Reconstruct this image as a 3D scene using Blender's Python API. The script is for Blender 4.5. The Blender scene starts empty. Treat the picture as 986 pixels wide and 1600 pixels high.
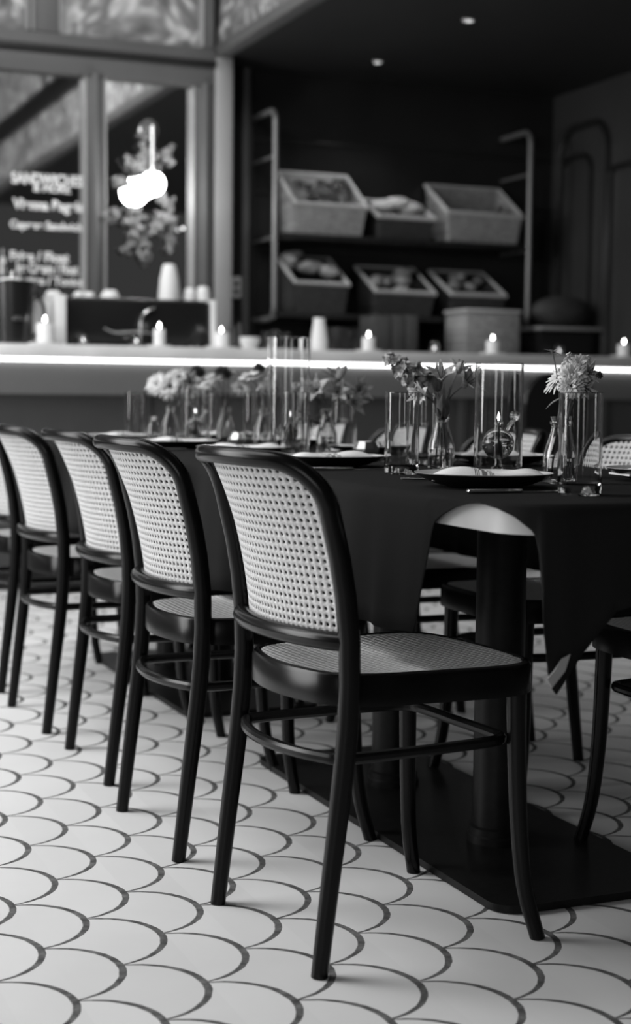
import bpy, bmesh, math, random
from mathutils import Vector, Matrix
R = math.radians
rnd = random.Random(7)
scn = bpy.context.scene
col = scn.collection

# ------------------------------------------------------------------ camera
F_PX, PITCH, ROLL, YAW, CAM_Z = 2413.8, 0.0741511, 0.0094211, 0.3947047, 0.908
CH, SH = math.cos(YAW), math.sin(YAW)
right = Vector((CH, -SH, 0)); fwd0 = Vector((SH, CH, 0))
fwd = (fwd0 * math.cos(PITCH) - Vector((0, 0, 1)) * math.sin(PITCH)).normalized()
up0 = right.cross(fwd).normalized()
ax = right * math.cos(ROLL) + up0 * math.sin(ROLL)
ay = -right * math.sin(ROLL) + up0 * math.cos(ROLL)
cam_d = bpy.data.cameras.new('camera')
cam = bpy.data.objects.new('camera', cam_d); col.objects.link(cam)
M = Matrix((ax, ay, -fwd)).transposed().to_4x4()
M.translation = Vector((0, 0, CAM_Z)); cam.matrix_world = M
cam_d.sensor_fit = 'VERTICAL'; cam_d.sensor_height = 36.0; cam_d.sensor_width = 24.0
cam_d.lens = F_PX / 1600 * 36.0
cam_d.clip_start = 0.05
cam_d.dof.use_dof = True; cam_d.dof.focus_distance = 2.8; cam_d.dof.aperture_fstop = 3.0
scn.camera = cam

def ray(px, py):
    return (fwd + ax * ((px - 493) / F_PX) - ay * ((py - 800) / F_PX))
def on_z(px, py, z):
    d = ray(px, py); t = (z - CAM_Z) / d.z
    return Vector((d.x * t, d.y * t, z))
def on_y(px, py, y):
    d = ray(px, py); t = y / d.y
    return Vector((d.x * t, y, CAM_Z + d.z * t))
def on_x(px, py, x):
    d = ray(px, py); t = x / d.x
    return Vector((x, d.y * t, CAM_Z + d.z * t))

# ------------------------------------------------------------------ world, light, exposure
w = bpy.data.worlds.new('room_ambience'); scn.world = w; w.use_nodes = True
w.node_tree.nodes['Background'].inputs[0].default_value = (1, 1, 1, 1)
w.node_tree.nodes['Background'].inputs[1].default_value = 0.04
def area(name, loc, target, sx, sy, power, spread=180):
    l = bpy.data.lights.new(name, 'AREA'); l.shape = 'RECTANGLE'; l.size = sx; l.size_y = sy
    l.energy = power; l.spread = R(spread)
    o = bpy.data.objects.new(name, l); col.objects.link(o); o.location = loc
    o.rotation_euler = (Vector(target) - Vector(loc)).to_track_quat('-Z', 'Z').to_euler()
    return o
area('window_daylight', (-3.0, 5.0, 2.4), (1.2, 2.8, 0.5), 3.6, 2.0, 245)
area('bar_fill_light', (0.9, 5.6, 3.75), (1.3, 7.4, 1.0), 3.4, .6, 75)  # added fill light to brighten the bar, not a fixture of the room
area('skylight_daylight', (-1.5, 4.7, 3.85), (-.9, 4.4, 0), 2.4, 4.0, 82, 110)
area('front_fill_light', (-2.8, -1.8, 2.1), (1.6, 3.6, 0.9), 2.4, 2.4, 55)  # added front fill lifting flowers and glass highlights; stands for no known window
scn.view_settings.view_transform = 'Standard'; scn.view_settings.look = 'None'
scn.view_settings.gamma = 1.0; scn.view_settings.use_curve_mapping = False
scn.view_settings.exposure = 0.0
scn.cycles.max_bounces = 12; scn.cycles.transmission_bounces = 12; scn.cycles.transparent_max_bounces = 12
scn.cycles.caustics_refractive = False; scn.cycles.caustics_reflective = False
scn.cycles.sample_clamp_indirect = 4.0

# ------------------------------------------------------------------ materials
def g(v): return (v, v, v, 1)
def mat(name, v=.5, rough=.5, metal=0., spec=.5, coat=0., emit=0., trans=0., ior=1.45, sss=0.):
    m = bpy.data.materials.new(name); m.use_nodes = True
    b = m.node_tree.nodes['Principled BSDF']
    b.inputs['Base Color'].default_value = g(v); b.inputs['Roughness'].default_value = rough
    b.inputs['Metallic'].default_value = metal; b.inputs['Specular IOR Level'].default_value = spec
    b.inputs['Coat Weight'].default_value = coat; b.inputs['Coat Roughness'].default_value = .15
    b.inputs['Transmission Weight'].default_value = trans; b.inputs['IOR'].default_value = ior
    b.inputs['Emission Color'].default_value = g(1); b.inputs['Emission Strength'].default_value = emit
    return m
def N(m, t, **kw):
    n = m.node_tree.nodes.new(t)
    for k, v in kw.items(): setattr(n, k, v)
    return n
def L(m, a, b): m.node_tree.links.new(a, b)
def math_(m, op, a, b=None, c=None):
    n = N(m, 'ShaderNodeMath', operation=op)
    for i, x in enumerate((a, b, c)):
        if x is None: continue
        if isinstance(x, (int, float)): n.inputs[i].default_value = x
        else: L(m, x, n.inputs[i])
    return n.outputs[0]
def noisy(m, scale, lo, hi, detail=4, bump=0., stretch=None, coords='Object', bdist=.002):
    """base colour varies between two greys with a noise; optional bump"""
    b = m.node_tree.nodes['Principled BSDF']
    tc = N(m, 'ShaderNodeTexCoord'); nz = N(m, 'ShaderNodeTexNoise')
    nz.inputs['Scale'].default_value = scale; nz.inputs['Detail'].default_value = detail
    src = tc.outputs[coords]
    if stretch:
        mp = N(m, 'ShaderNodeMapping'); mp.inputs['Scale'].default_value = stretch
        L(m, src, mp.inputs[0]); src = mp.outputs[0]
    L(m, src, nz.inputs['Vector'])
    mr = N(m, 'ShaderNodeMapRange'); mr.inputs['From Min'].default_value = .3; mr.inputs['From Max'].default_value = .7
    mr.inputs['To Min'].default_value = lo; mr.inputs['To Max'].default_value = hi
    L(m, nz.outputs['Fac'], mr.inputs['Value']); L(m, mr.outputs[0], b.inputs['Base Color'])
    if bump:
        bp = N(m, 'ShaderNodeBump'); bp.inputs['Strength'].default_value = bump; bp.inputs['Distance'].default_value = bdist
        L(m, nz.outputs['Fac'], bp.inputs['Height']); L(m, bp.outputs[0], b.inputs['Normal'])
    return m

K = {}
K['wood'] = noisy(mat('black_lacquered_beech', .006, .24, spec=.22), 14, .0025, .005, stretch=(1, 1, .15))
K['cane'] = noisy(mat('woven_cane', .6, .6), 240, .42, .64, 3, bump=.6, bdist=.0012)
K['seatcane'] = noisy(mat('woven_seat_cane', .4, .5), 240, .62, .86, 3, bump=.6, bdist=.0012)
K['cloth'] = noisy(mat('dark_table_linen', .012, .9, spec=.1), 900, .009, .015, 2, bump=.25, bdist=.0006)
K['slab'] = noisy(mat('pale_tabletop_laminate', .45, .38), 9, .38, .5, 5)
K['iron'] = noisy(mat('black_powder_coated_iron', .006, .42, spec=.2), 60, .004, .008, bump=.05)
K['marble'] = noisy(mat('pale_marble', .6, .3), 3.5, .6, .88, 8)
K['paint'] = noisy(mat('grey_satin_paint', .11, .45), 3, .10, .12)
K['postpaint'] = noisy(mat('pale_grey_satin_paint', .32, .4), 3, .3, .34)
K['darkpaint'] = noisy(mat('dark_gloss_paint', .018, .28), 3, .015, .021)
K['panelpaint'] = noisy(mat('dark_satin_panel_paint', .05, .32), 2, .04, .055)
K['soffit'] = noisy(mat('charcoal_ceiling_paint', .016, .55), 3, .014, .018)
K['bar'] = noisy(mat('bar_front_paint', .05, .45), 4, .045, .055)
K['cove'] = noisy(mat('bar_cove_paint', .2, .5), 4, .19, .21)
K['white'] = mat('white_ceramic', .8, .25)
K['dark'] = mat('black_plastic', .012, .25)
K['steel'] = mat('brushed_steel', .6, .25, metal=1)
K['mirror'] = mat('aged_mirror', .85, .03, metal=1)
K['silver'] = mat('polished_cutlery_steel', .6, .2, metal=1)
K['tubing'] = mat('grey_painted_tubing', .22, .35, metal=.4)
K['wax'] = mat('candle_wax', .85, .5)
K['wax'].node_tree.nodes['Principled BSDF'].inputs['Subsurface Weight'].default_value = .4
K['wax'].node_tree.nodes['Principled BSDF'].inputs['Subsurface Radius'].default_value = (1, 1, 1)
K['wax'].node_tree.nodes['Principled BSDF'].inputs['Subsurface Scale'].default_value = .02
K['flame'] = mat('candle_flame', .9, .5, emit=30)
K['globe'] = mat('glowing_opal_globe', .9, .5, emit=14)
K['led'] = mat('led_strip_diffuser', .9, .5, emit=4.2)
K['spot'] = mat('downlight_lens', .9, .5, emit=1.2)
K['petal'] = noisy(mat('pale_petal', .6, .6), 60, .5, .68, bump=.3)
K['petalgrey'] = noisy(mat('streaked_petal', .26, .6), 70, .24, .58, bump=.3, stretch=(1, 1, 3))
K['petaldark'] = noisy(mat('deep_petal', .05, .6), 60, .03, .08, bump=.3)
K['leaf'] = noisy(mat('green_leaf', .09, .5), 40, .09, .22, bump=.2)
K['stem'] = mat('flower_stem', .09, .5)
K['heart'] = noisy(mat('flower_heart', .05, .9), 900, .02, .1, bump=1)
K['linenwhite'] = noisy(mat('white_napkin_linen', .8, .9), 500, .74, .84, 2, bump=.4, bdist=.0008)
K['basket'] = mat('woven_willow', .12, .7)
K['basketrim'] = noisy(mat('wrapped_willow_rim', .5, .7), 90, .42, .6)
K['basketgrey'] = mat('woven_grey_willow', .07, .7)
K['bread'] = noisy(mat('bread_crust', .25, .6), 30, .14, .4, bump=.6, bdist=.01)
K['foil'] = mat('clear_wrapper_foil', .85, .12, metal=1)
K['card'] = noisy(mat('kraft_carton', .07, .7), 10, .06, .085)
K['chalk'] = mat('chalk_marker', .9, .9)
K['dried'] = noisy(mat('dried_flower', .2, .9), 50, .12, .3)
K['tag'] = mat('cloth_care_tag', .3, .8)
K['plateglaze'] = mat('pale_plate_glaze', .62, .2)
K['platedark'] = mat('black_plate_underside', .012, .3)
K['oil'] = mat('lamp_oil', .9, .0, trans=1, ior=1.4)

def glassmat(name, tint=.96, ior=1.45, rough=0.):
    m = bpy.data.materials.new(name); m.use_nodes = True; nt = m.node_tree
    for n in list(nt.nodes):
        if n.type == 'BSDF_PRINCIPLED': nt.nodes.remove(n)
    gl = nt.nodes.new('ShaderNodeBsdfGlass'); gl.inputs['Color'].default_value = g(tint)
    gl.inputs['IOR'].default_value = ior; gl.inputs['Roughness'].default_value = rough
    nt.links.new(gl.outputs[0], nt.nodes['Material Output'].inputs[0]); return m
K['glass'] = glassmat('clear_glass', .97)
K['water'] = glassmat('water', .97, 1.33)

# weave bump for the willow baskets
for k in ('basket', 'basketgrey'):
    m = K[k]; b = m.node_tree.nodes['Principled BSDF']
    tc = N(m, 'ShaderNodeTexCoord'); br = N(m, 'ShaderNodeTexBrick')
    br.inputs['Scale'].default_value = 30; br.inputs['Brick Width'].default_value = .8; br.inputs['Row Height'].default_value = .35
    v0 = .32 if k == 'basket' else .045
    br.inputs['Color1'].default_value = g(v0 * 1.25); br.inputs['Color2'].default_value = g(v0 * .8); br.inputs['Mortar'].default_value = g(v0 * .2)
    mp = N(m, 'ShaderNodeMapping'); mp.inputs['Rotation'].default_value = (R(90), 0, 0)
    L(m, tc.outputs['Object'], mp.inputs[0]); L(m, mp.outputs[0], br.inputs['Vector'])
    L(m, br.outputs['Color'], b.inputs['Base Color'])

# leafy wallpaper
def wallpaper():
    m = mat('leafy_wallpaper', .2, .6); b = m.node_tree.nodes['Principled BSDF']
    tc = N(m, 'ShaderNodeTexCoord'); nz = N(m, 'ShaderNodeTexNoise'); nz.inputs['Scale'].default_value = 2.2
    nz.inputs['Detail'].default_value = 3; nz.inputs['Distortion'].default_value = 1.2
    L(m, tc.outputs['Object'], nz.inputs['Vector'])
    mx = N(m, 'ShaderNodeMixRGB', blend_type='ADD'); mx.inputs[0].default_value = .7
    L(m, tc.outputs['Object'], mx.inputs[1]); L(m, nz.outputs['Color'], mx.inputs[2])
    mp = N(m, 'ShaderNodeMapping'); mp.inputs['Scale'].default_value = (4.6, 4.6, 2.4); mp.inputs['Rotation'].default_value = (.3, .5, .2)
    L(m, mx.outputs[0], mp.inputs[0])
    vo = N(m, 'ShaderNodeTexVoronoi', feature='SMOOTH_F1'); vo.inputs['Scale'].default_value = 2.4
    L(m, mp.outputs[0], vo.inputs['Vector'])
    cr = N(m, 'ShaderNodeValToRGB'); e = cr.color_ramp.elements
    e[0].position = .08; e[0].color = g(.62); e[1].position = .75; e[1].color = g(.08)
    x = e.new(.30); x.color = g(.42); x = e.new(.45); x.color = g(.22)
    L(m, vo.outputs['Distance'], cr.inputs[0]); L(m, cr.outputs[0], b.inputs['Base Color'])
    return m
K['wallpaper'] = wallpaper()

# fish-scale floor tiles
def floor_mat():
    m = mat('fish_scale_tiles', .7, .42); b = m.node_tree.nodes['Principled BSDF']
    RR, KK = 0.1172497, 0.8758184
    OX, OY = 0.6507007, 2.5739634
    tc = N(m, 'ShaderNodeTexCoord'); sp = N(m, 'ShaderNodeSeparateXYZ'); 
    nz = N(m, 'ShaderNodeTexNoise'); nz.inputs['Scale'].default_value = 60; nz.inputs['Detail'].default_value = 3
    L(m, tc.outputs['Object'], nz.inputs['Vector']); L(m, tc.outputs['Object'], sp.inputs[0])
    wob = math_(m, 'MULTIPLY', math_(m, 'SUBTRACT', nz.outputs['Fac'], .5), .03)
    x = math_(m, 'DIVIDE', math_(m, 'SUBTRACT', sp.outputs[0], OX), RR)
    y = math_(m, 'DIVIDE', math_(m, 'SUBTRACT', sp.outputs[1], OY), RR)
    u = math_(m, 'DIVIDE', x, KK); i = math_(m, 'FLOOR', u)
    lx = math_(m, 'MULTIPLY', math_(m, 'SUBTRACT', u, i), KK)
    # cusps of row i sit at y = -(a+2b) with a=-i : y parity = i ; caps are centred one unit away
    par = math_(m, 'FLOORED_MODULO', i, 2.0)
    yy = math_(m, 'FLOORED_MODULO', math_(m, 'SUBTRACT', y, par), 2.0)
    j = math_(m, 'FLOOR', math_(m, 'DIVIDE', math_(m, 'SUBTRACT', y, par), 2.0))
    ly = math_(m, 'SUBTRACT', yy, 1.0)
    x0, r = -.133, 1.009
    def dist(off):
        a = math_(m, 'SUBTRACT', lx, x0 + off); a2 = math_(m, 'MULTIPLY', a, a)
        return math_(m, 'SQRT', math_(m, 'ADD', a2, math_(m, 'MULTIPLY', ly, ly)))
    d0 = dist(0.0); d1 = dist(-.084)
    d0 = math_(m, 'ADD', d0, wob); d1 = math_(m, 'ADD', d1, wob)
    inside0 = math_(m, 'LESS_THAN', d0, r)
    s1 = N(m, 'ShaderNodeMapRange'); s1.inputs['From Min'].default_value = r - .028; s1.inputs['From Max'].default_value = r - .012
    L(m, d1, s1.inputs['Value'])
    grout = math_(m, 'MULTIPLY', inside0, s1.outputs[0])
    # per-tile tone
    idv = N(m, 'ShaderNodeCombineXYZ')
    cap = math_(m, 'GREATER_THAN', d0, r)
    L(m, math_(m, 'ADD', i, cap), idv.inputs[0])
    # neighbour tile below the cap belongs to the next row
    nextj = math_(m, 'FLOOR', math_(m, 'DIVIDE', math_(m, 'SUBTRACT', y, math_(m, 'SUBTRACT', 1.0, par)), 2.0))
    jj = math_(m, 'ADD', math_(m, 'MULTIPLY', cap, nextj), math_(m, 'MULTIPLY', math_(m, 'SUBTRACT', 1.0, cap), math_(m, 'ADD', j, .37)))
    L(m, jj, idv.inputs[1])
    wn = N(m, 'ShaderNodeTexWhiteNoise', noise_dimensions='2D'); L(m, idv.outputs[0], wn.inputs['Vector'])
    n2 = N(m, 'ShaderNodeTexNoise'); n2.inputs['Scale'].default_value = 5; n2.inputs['Detail'].default_value = 5
    L(m, tc.outputs['Object'], n2.inputs['Vector'])
    tone = math_(m, 'ADD', .585, math_(m, 'ADD', math_(m, 'MULTIPLY', wn.outputs['Value'], .05), math_(m, 'MULTIPLY', n2.outputs['Fac'], .09)))
    gn = N(m, 'ShaderNodeTexNoise'); gn.inputs['Scale'].default_value = 45; gn.inputs['Detail'].default_value = 6
    L(m, tc.outputs['Object'], gn.inputs['Vector'])
    gtone = math_(m, 'MULTIPLY', math_(m, 'POWER', gn.outputs['Fac'], 1.8), .30)
    inv = math_(m, 'SUBTRACT', 1.0, grout)
    val = math_(m, 'ADD', math_(m, 'MULTIPLY', tone, inv), math_(m, 'MULTIPLY', gtone, grout))
    L(m, val, b.inputs['Base Color'])
    rg = math_(m, 'ADD', .42, math_(m, 'MULTIPLY', grout, .5)); L(m, rg, b.inputs['Roughness'])
    bp = N(m, 'ShaderNodeBump'); bp.inputs['Strength'].default_value = .5; bp.inputs['Distance'].default_value = .002
    L(m, inv, bp.inputs['Height']); L(m, bp.outputs[0], b.inputs['Normal'])
    return m
K['floor'] = floor_mat()

def napkin_mat():
    m = K['linenwhite'].copy(); m.name = 'striped_napkin_linen'; b = m.node_tree.nodes['Principled BSDF']
    src = b.inputs['Base Color'].links[0].from_socket
    tc = N(m, 'ShaderNodeTexCoord'); sp = N(m, 'ShaderNodeSeparateXYZ'); L(m, tc.outputs['Object'], sp.inputs[0])
    tot = None
    for c, h in ((.0, .0045), (.0095, .0009), (.0125, .0009), (.0155, .0009), (-.0095, .0009), (-.0125, .0009), (-.0155, .0009)):
        a = math_(m, 'LESS_THAN', math_(m, 'ABSOLUTE', math_(m, 'SUBTRACT', sp.outputs[0], c - .012)), h)
        tot = a if tot is None else math_(m, 'ADD', tot, a)
    mx = N(m, 'ShaderNodeMixRGB'); L(m, tot, mx.inputs[0]); L(m, src, mx.inputs[1]); mx.inputs[2].default_value = g(.14)
    L(m, mx.outputs[0], b.inputs['Base Color']); return m
K['napkin'] = napkin_mat()

# ------------------------------------------------------------------ mesh helpers
class MB:
    def __init__(s): s.v = []; s.f = []
    def add(s, v, f):
        o = len(s.v); s.v += [tuple(p) for p in v]; s.f += [tuple(i + o for i in q) for q in f]; return s
    def xf(s, M, start=0):
        for i in range(start, len(s.v)): s.v[i] = tuple(M @ Vector(s.v[i]))
        return s
    def box(s, x0, x1, y0, y1, z0, z1, bev=0):
        if bev:
            bm = bmesh.new(); bmesh.ops.create_cube(bm, size=1)
            bmesh.ops.scale(bm, vec=(x1 - x0, y1 - y0, z1 - z0), verts=bm.verts)
            bmesh.ops.translate(bm, vec=((x0 + x1) / 2, (y0 + y1) / 2, (z0 + z1) / 2), verts=bm.verts)
            bmesh.ops.bevel(bm, geom=bm.edges[:], offset=bev, segments=2, affect='EDGES', profile=.5)
            bm.verts.index_update()
            s.add([v.co[:] for v in bm.verts], [[v.index for v in f.verts] for f in bm.faces]); bm.free(); return s
        v = [(x, y, z) for z in (z0, z1) for y in (y0, y1) for x in (x0, x1)]
        return s.add(v, [(0, 2, 3, 1), (4, 5, 7, 6), (0, 1, 5, 4), (2, 6, 7, 3), (0, 4, 6, 2), (1, 3, 7, 5)])
    def tube(s, pts, rad, seg=12, closed=False, cap=True, flat=1.0):
        pts = [Vector(p) for p in pts]; n = len(pts)
        rad = rad if hasattr(rad, '__len__') else [rad] * n
        v = []; f = []; ref = None
        for i, p in enumerate(pts):
            a = pts[(i - 1) % n] if (closed or i) else p; b = pts[(i + 1) % n] if (closed or i < n - 1) else p
            t = (b - a).normalized()
            if ref is None:
                ref = Vector((0, 0, 1)) if abs(t.z) < .9 else Vector((1, 0, 0))
            nrm = (ref - t * ref.dot(t)).normalized(); ref = nrm; bi = t.cross(nrm)
            for k in range(seg):
                an = 2 * math.pi * k / seg
                v.append(p + (nrm * math.cos(an) * flat + bi * math.sin(an)) * rad[i])
        m = n if closed else n - 1
        for i in range(m):
            for k in range(seg):
                a = i * seg + k; b = i * seg + (k + 1) % seg; c = ((i + 1) % n) * seg + (k + 1) % seg; d = ((i + 1) % n) * seg + k
                f.append((a, b, c, d))
        if not closed and cap:
            f.append(tuple(range(seg - 1, -1, -1))); f.append(tuple((n - 1) * seg + k for k in range(seg)))
        return s.add(v, f)
    def lathe(s, prof, seg=32, cx=0, cy=0):
        v = []; f = []; rings = []
        for (r, z) in prof:
            if r < 1e-6: rings.append([len(v)]); v.append((cx, cy, z))
            else:
                rings.append(list(range(len(v), len(v) + seg)))
                v += [(cx + r * math.cos(2 * math.pi * k / seg), cy + r * math.sin(2 * math.pi * k / seg), z) for k in range(seg)]
        for a, b in zip(rings, rings[1:]):
            for k in range(seg):
                k2 = (k + 1) % seg
                if len(a) == 1 and len(b) == 1: continue
                if len(a) == 1: f.append((a[0], b[k2], b[k]))
                elif len(b) == 1: f.append((a[k], a[k2], b[0]))
                else: f.append((a[k], a[k2], b[k2], b[k]))
        return s.add(v, f)
    def ball(s, c, r, seg=12, rings=8, sq=(1, 1, 1)):
        v0 = len(s.v)
        s.lathe([(r * math.sin(math.pi * i / rings) if 0 < i < rings else 0, -r * math.cos(math.pi * i / rings)) for i in range(rings + 1)], seg)
        for i in range(v0, len(s.v)):
            p = s.v[i]; s.v[i] = (p[0] * sq[0] + c[0], p[1] * sq[1] + c[1], p[2] * sq[2] + c[2])
        return s
    def prism(s, outline, z0, z1):
        n = len(outline)
        v = [(x, y, z0) for x, y in outline] + [(x, y, z1) for x, y in outline]
        f = [tuple(range(n - 1, -1, -1)), tuple(range(n, 2 * n))] + [(i, (i + 1) % n, n + (i + 1) % n, n + i) for i in range(n)]
        return s.add(v, f)
    def build(s, name, m, parent=None, smooth=True, loc=None, angle=35, normals=True):
        me = bpy.data.meshes.new(name); me.from_pydata(s.v, [], s.f); me.update()
        if normals:
            bm = bmesh.new(); bm.from_mesh(me); bmesh.ops.recalc_face_normals(bm, faces=bm.faces); bm.to_mesh(me); bm.free()
        me.materials.append(m)
        if smooth: me.shade_smooth(); me.set_sharp_from_angle(angle=R(angle))
        o = bpy.data.objects.new(name, me); col.objects.link(o)
        if parent: o.parent = parent
        if loc is not None: o.location = loc
        return o
def firm(pr, e=.0015, lim=.012):
    """extra profile points near both ends of every long straight stretch, so the walls shade flat"""
    out = [pr[0]]
    for a, b_ in zip(pr, pr[1:]):
        l_ = math.hypot(b_[0] - a[0], b_[1] - a[1])
        if l_ > lim:
            for t in (e / l_, 1 - e / l_): out.append((a[0] + (b_[0] - a[0]) * t, a[1] + (b_[1] - a[1]) * t))
        out.append(b_)
    return out
def tag(o, label=None, cat=None, group=None, kind=None):
    if label: o['label'] = label
    if cat: o['category'] = cat
    if group: o['group'] = group
    if kind: o['kind'] = kind
    return o
def empty(name, loc=(0, 0, 0), rz=0, label=None, cat=None, group=None):
    o = bpy.data.objects.new(name, None); col.objects.link(o); o.location = loc; o.rotation_euler = (0, 0, rz)
    o.empty_display_size = .05
    return tag(o, label, cat, group)
def copy_tree(o, parent=None):
    c = o.copy(); col.objects.link(c); c.parent = parent
    for ch in list(o.children): copy_tree(ch, c)
    return c
def spline(ctrl, n, closed=False):
    """Catmull-Rom through control points"""
    C = [Vector(c) for c in ctrl]; m = len(C); out = []
    segs = m if closed else m - 1
    for i in range(segs):
        p0 = C[(i - 1) % m] if (closed or i > 0) else C[0] * 2 - C[1]
        p1 = C[i]; p2 = C[(i + 1) % m]
        p3 = C[(i + 2) % m] if (closed or i + 2 < m) else C[-1] * 2 - C[-2]
        for k in range(n):
            t = k / n
            out.append(.5 * ((2 * p1) + (p2 - p0) * t + (2 * p0 - 5 * p1 + 4 * p2 - p3) * t * t + (3 * p1 - p0 - 3 * p2 + p3) * t ** 3))
    if not closed: out.append(C[-1])
    return out
def lerp_table(tab, x):
    if x <= tab[0][0]: return tab[0][1]
    for (a, va), (b, vb) in zip(tab, tab[1:]):
        if x <= b: return va + (vb - va) * (x - a) / (b - a)
    return tab[-1][1]
def inside(poly, x, y):
    c = False; n = len(poly)
    for i in range(n):
        x1, y1 = poly[i]; x2, y2 = poly[(i + 1) % n]
        if (y1 > y) != (y2 > y) and x < (x2 - x1) * (y - y1) / (y2 - y1) + x1: c = not c
    return c
def struct(o): o['kind'] = 'structure'; return o

# ================================================================== SETTING
YW = 8.10      # mirror wall plane
YS = 8.32      # shelf wall plane
XS = 2.80      # soffit side face
XR = 5.02      # right panelled wall
ZC = 2.75      # soffit height
ZTOP = 3.9
struct(MB().add([(-5, -4, 0), (XR + .1, -4, 0), (XR + .1, YS + .1, 0), (-5, YS + .1, 0)], [(0, 1, 2, 3)]).build('floor', K['floor'], smooth=False))
struct(MB().box(-5, XS - .12, YW + .03, YW + .13, 0, ZTOP).build('wall_back', K['paint'], smooth=False))
struct(MB().box(XS - .12, XR + .1, YS, YS + .1, 0, ZTOP).build('wall_shelf', K['darkpaint'], smooth=False))
struct(MB().box(XR, XR + .1, 4.5, YS, 0, ZTOP).build('wall_right', K['panelpaint'], smooth=False))
struct(MB().box(XS, XR, 1.0, YS, ZC, ZC + .08).build('ceiling', K['soffit'], smooth=False))
struct(MB().box(XS - .02, XS, 1.0, YW + .03, ZC, ZTOP).build('wall_bulkhead', K['wallpaper'], smooth=False))
b = MB().box(XS - .055, XS + .03, 1.0, YW - .02, ZC - .012, ZC + .05, .006)
struct(b.build('trim_1', K['paint']))
b = MB().box(XS - .05, XS - .02, 1.0, YW - .02, 3.15, 3.33, .006)
struct(b.build('trim_2', K['iron']))

# corner post between mirrors and shelf niche
def wx(px, py, y=YW): return on_y(px, py, y)
pL, pR = wx(331, 300).x, wx(358, 300).x
struct(MB().box(pL, pR, YW - .06, YS - .001, 0, ZC - .013, .008).build('trim_3', K['postpaint']))
struct(MB().box(wx(376, 300, YS).x, wx(387, 300, YS).x, YS - .04, YS, 0, ZC - .001, .006).build('trim_4', K['paint']))
struct(MB().box(wx(391, 300, YS).x, wx(396, 300, YS).x, YS - .02, YS, 0, ZC - .001, .006).build('trim_5', K['darkpaint']))

# framed mirrors and wallpaper transoms on the back wall
def rail(name, x0, x1, z0, z1, d, m=K['paint']):
    return struct(MB().box(x0, x1, YW - d, YW + .03, z0, z1, .008).build(name, m))
z_t1 = wx(200, 78).z; z_t0 = wx(200, 93).z
z_low_top = wx(230, 131).z; z_up_bot = wx(200, 66).z
XL = -1.2
rail('trim_6', XL, pL, z_low_top, z_up_bot, .05)                   # wide transom rail
rail('trim_7', XL, pL, wx(200, 96).z, wx(200, 88).z, .085, K['darkpaint'])      # dark-painted bead
rail('trim_8', XL, pL, wx(200, 88).z, wx(200, 76).z, .07)
for k, (a, b_) in enumerate(((43, 90), (313, 331))):
    rail('trim_%d' % (9 + k), wx(a, 40).x, wx(b_, 40).x, z_up_bot, ZTOP, .05)
for k, (a, b_) in enumerate(((131, 158), (300, 331))):
    rail('trim_%d' % (11 + k), wx(a, 300).x, wx(b_, 300).x, 0, z_low_top, .05)
    rail('trim_%d' % (13 + k), wx((a + b_) / 2 - 4, 300).x, wx((a + b_) / 2 + 4, 300).x, 0, z_low_top + .02, .075)
for k, px in enumerate((160.5, 297.5, 129.5, 49, 41, 92, 311)):
    zz = (0, z_low_top) if px > 128 and px < 300 else (z_up_bot, ZTOP)
    rail('trim_%d' % (15 + k), wx(px - 1.6, 300).x, wx(px + 1.6, 300).x, zz[0], zz[1], .064, K['postpaint'])
for k, (a, b_) in enumerate(((-400, 45), (88, 315))):
    struct(MB().box(wx(a, 40).x, wx(b_, 40).x, YW - .001, YW + .03, z_up_bot - .02, ZTOP).build('wall_transom_%d' % (k + 1), K['wallpaper'], smooth=False))
mirrors = []
for k, (a, b_) in enumerate(((-500, 133), (156, 303))):
    o = MB().box(wx(a, 300).x, wx(b_, 300).x, YW - .006, YW + .03, 1.0, z_low_top + .01).build('wall_mirror', K['mirror'], smooth=False)
    tag(o, ('wide wall mirror covered in chalk lettering' if k == 0 else 'narrow wall mirror behind the glowing globe lamp'), 'mirror'); mirrors.append(o)

# chalk lettering on the left mirror (as it reads, blurred, in the photo)
def text_mesh(s, size):
    c = bpy.data.curves.new('lettering', 'FONT'); c.body = s; c.size = size; c.extrude = .0008; c.offset = .0035
    o = bpy.data.objects.new('lettering', c); col.objects.link(o)
    bpy.context.view_layer.update()
    me = bpy.data.meshes.new_from_object(o.evaluated_get(bpy.context.evaluated_depsgraph_get()))
    bpy.data.objects.remove(o); return me
lines = [('SANDWICHES', 18, 130, 286, 268), ('& MORE', 52, 110, 299, 287), ('Vienna Bagels', 20, 130, 331, 309), ('Caprese Sandwich', 16, 128, 360, 343),
         ('Fries / Float', 16, 108, 407, 391), ('Ice Cream / Float', 26, 122, 426, 409), ('Lattes / Tonics', 28, 130, 444, 430), ('ale', 0, 9, 430, 388)]
for s, a, b_, y1, y0 in lines:
    me = text_mesh(s, .1); xs = [v.co.x for v in me.vertices]; ys = [v.co.y for v in me.vertices]
    p0 = wx(a, y1, YW - .008); p1 = wx(b_, y1, YW - .008); h = wx(a, y0, YW).z - wx(a, y1, YW).z
    sx = (p1.x - p0.x) / (max(xs) - min(xs)); sy = h / (max(ys) - min(ys))
    for v in me.vertices:
        v.co = Vector(((v.co.x - min(xs)) * sx, -v.co.z, (v.co.y - min(ys)) * sy))
    me.materials.append(K['chalk']); me.name = 'chalk_lettering'
    o = bpy.data.objects.new('chalk_lettering', me); col.objects.link(o)
    o.parent = mirrors[0]; o.location = p0

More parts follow.
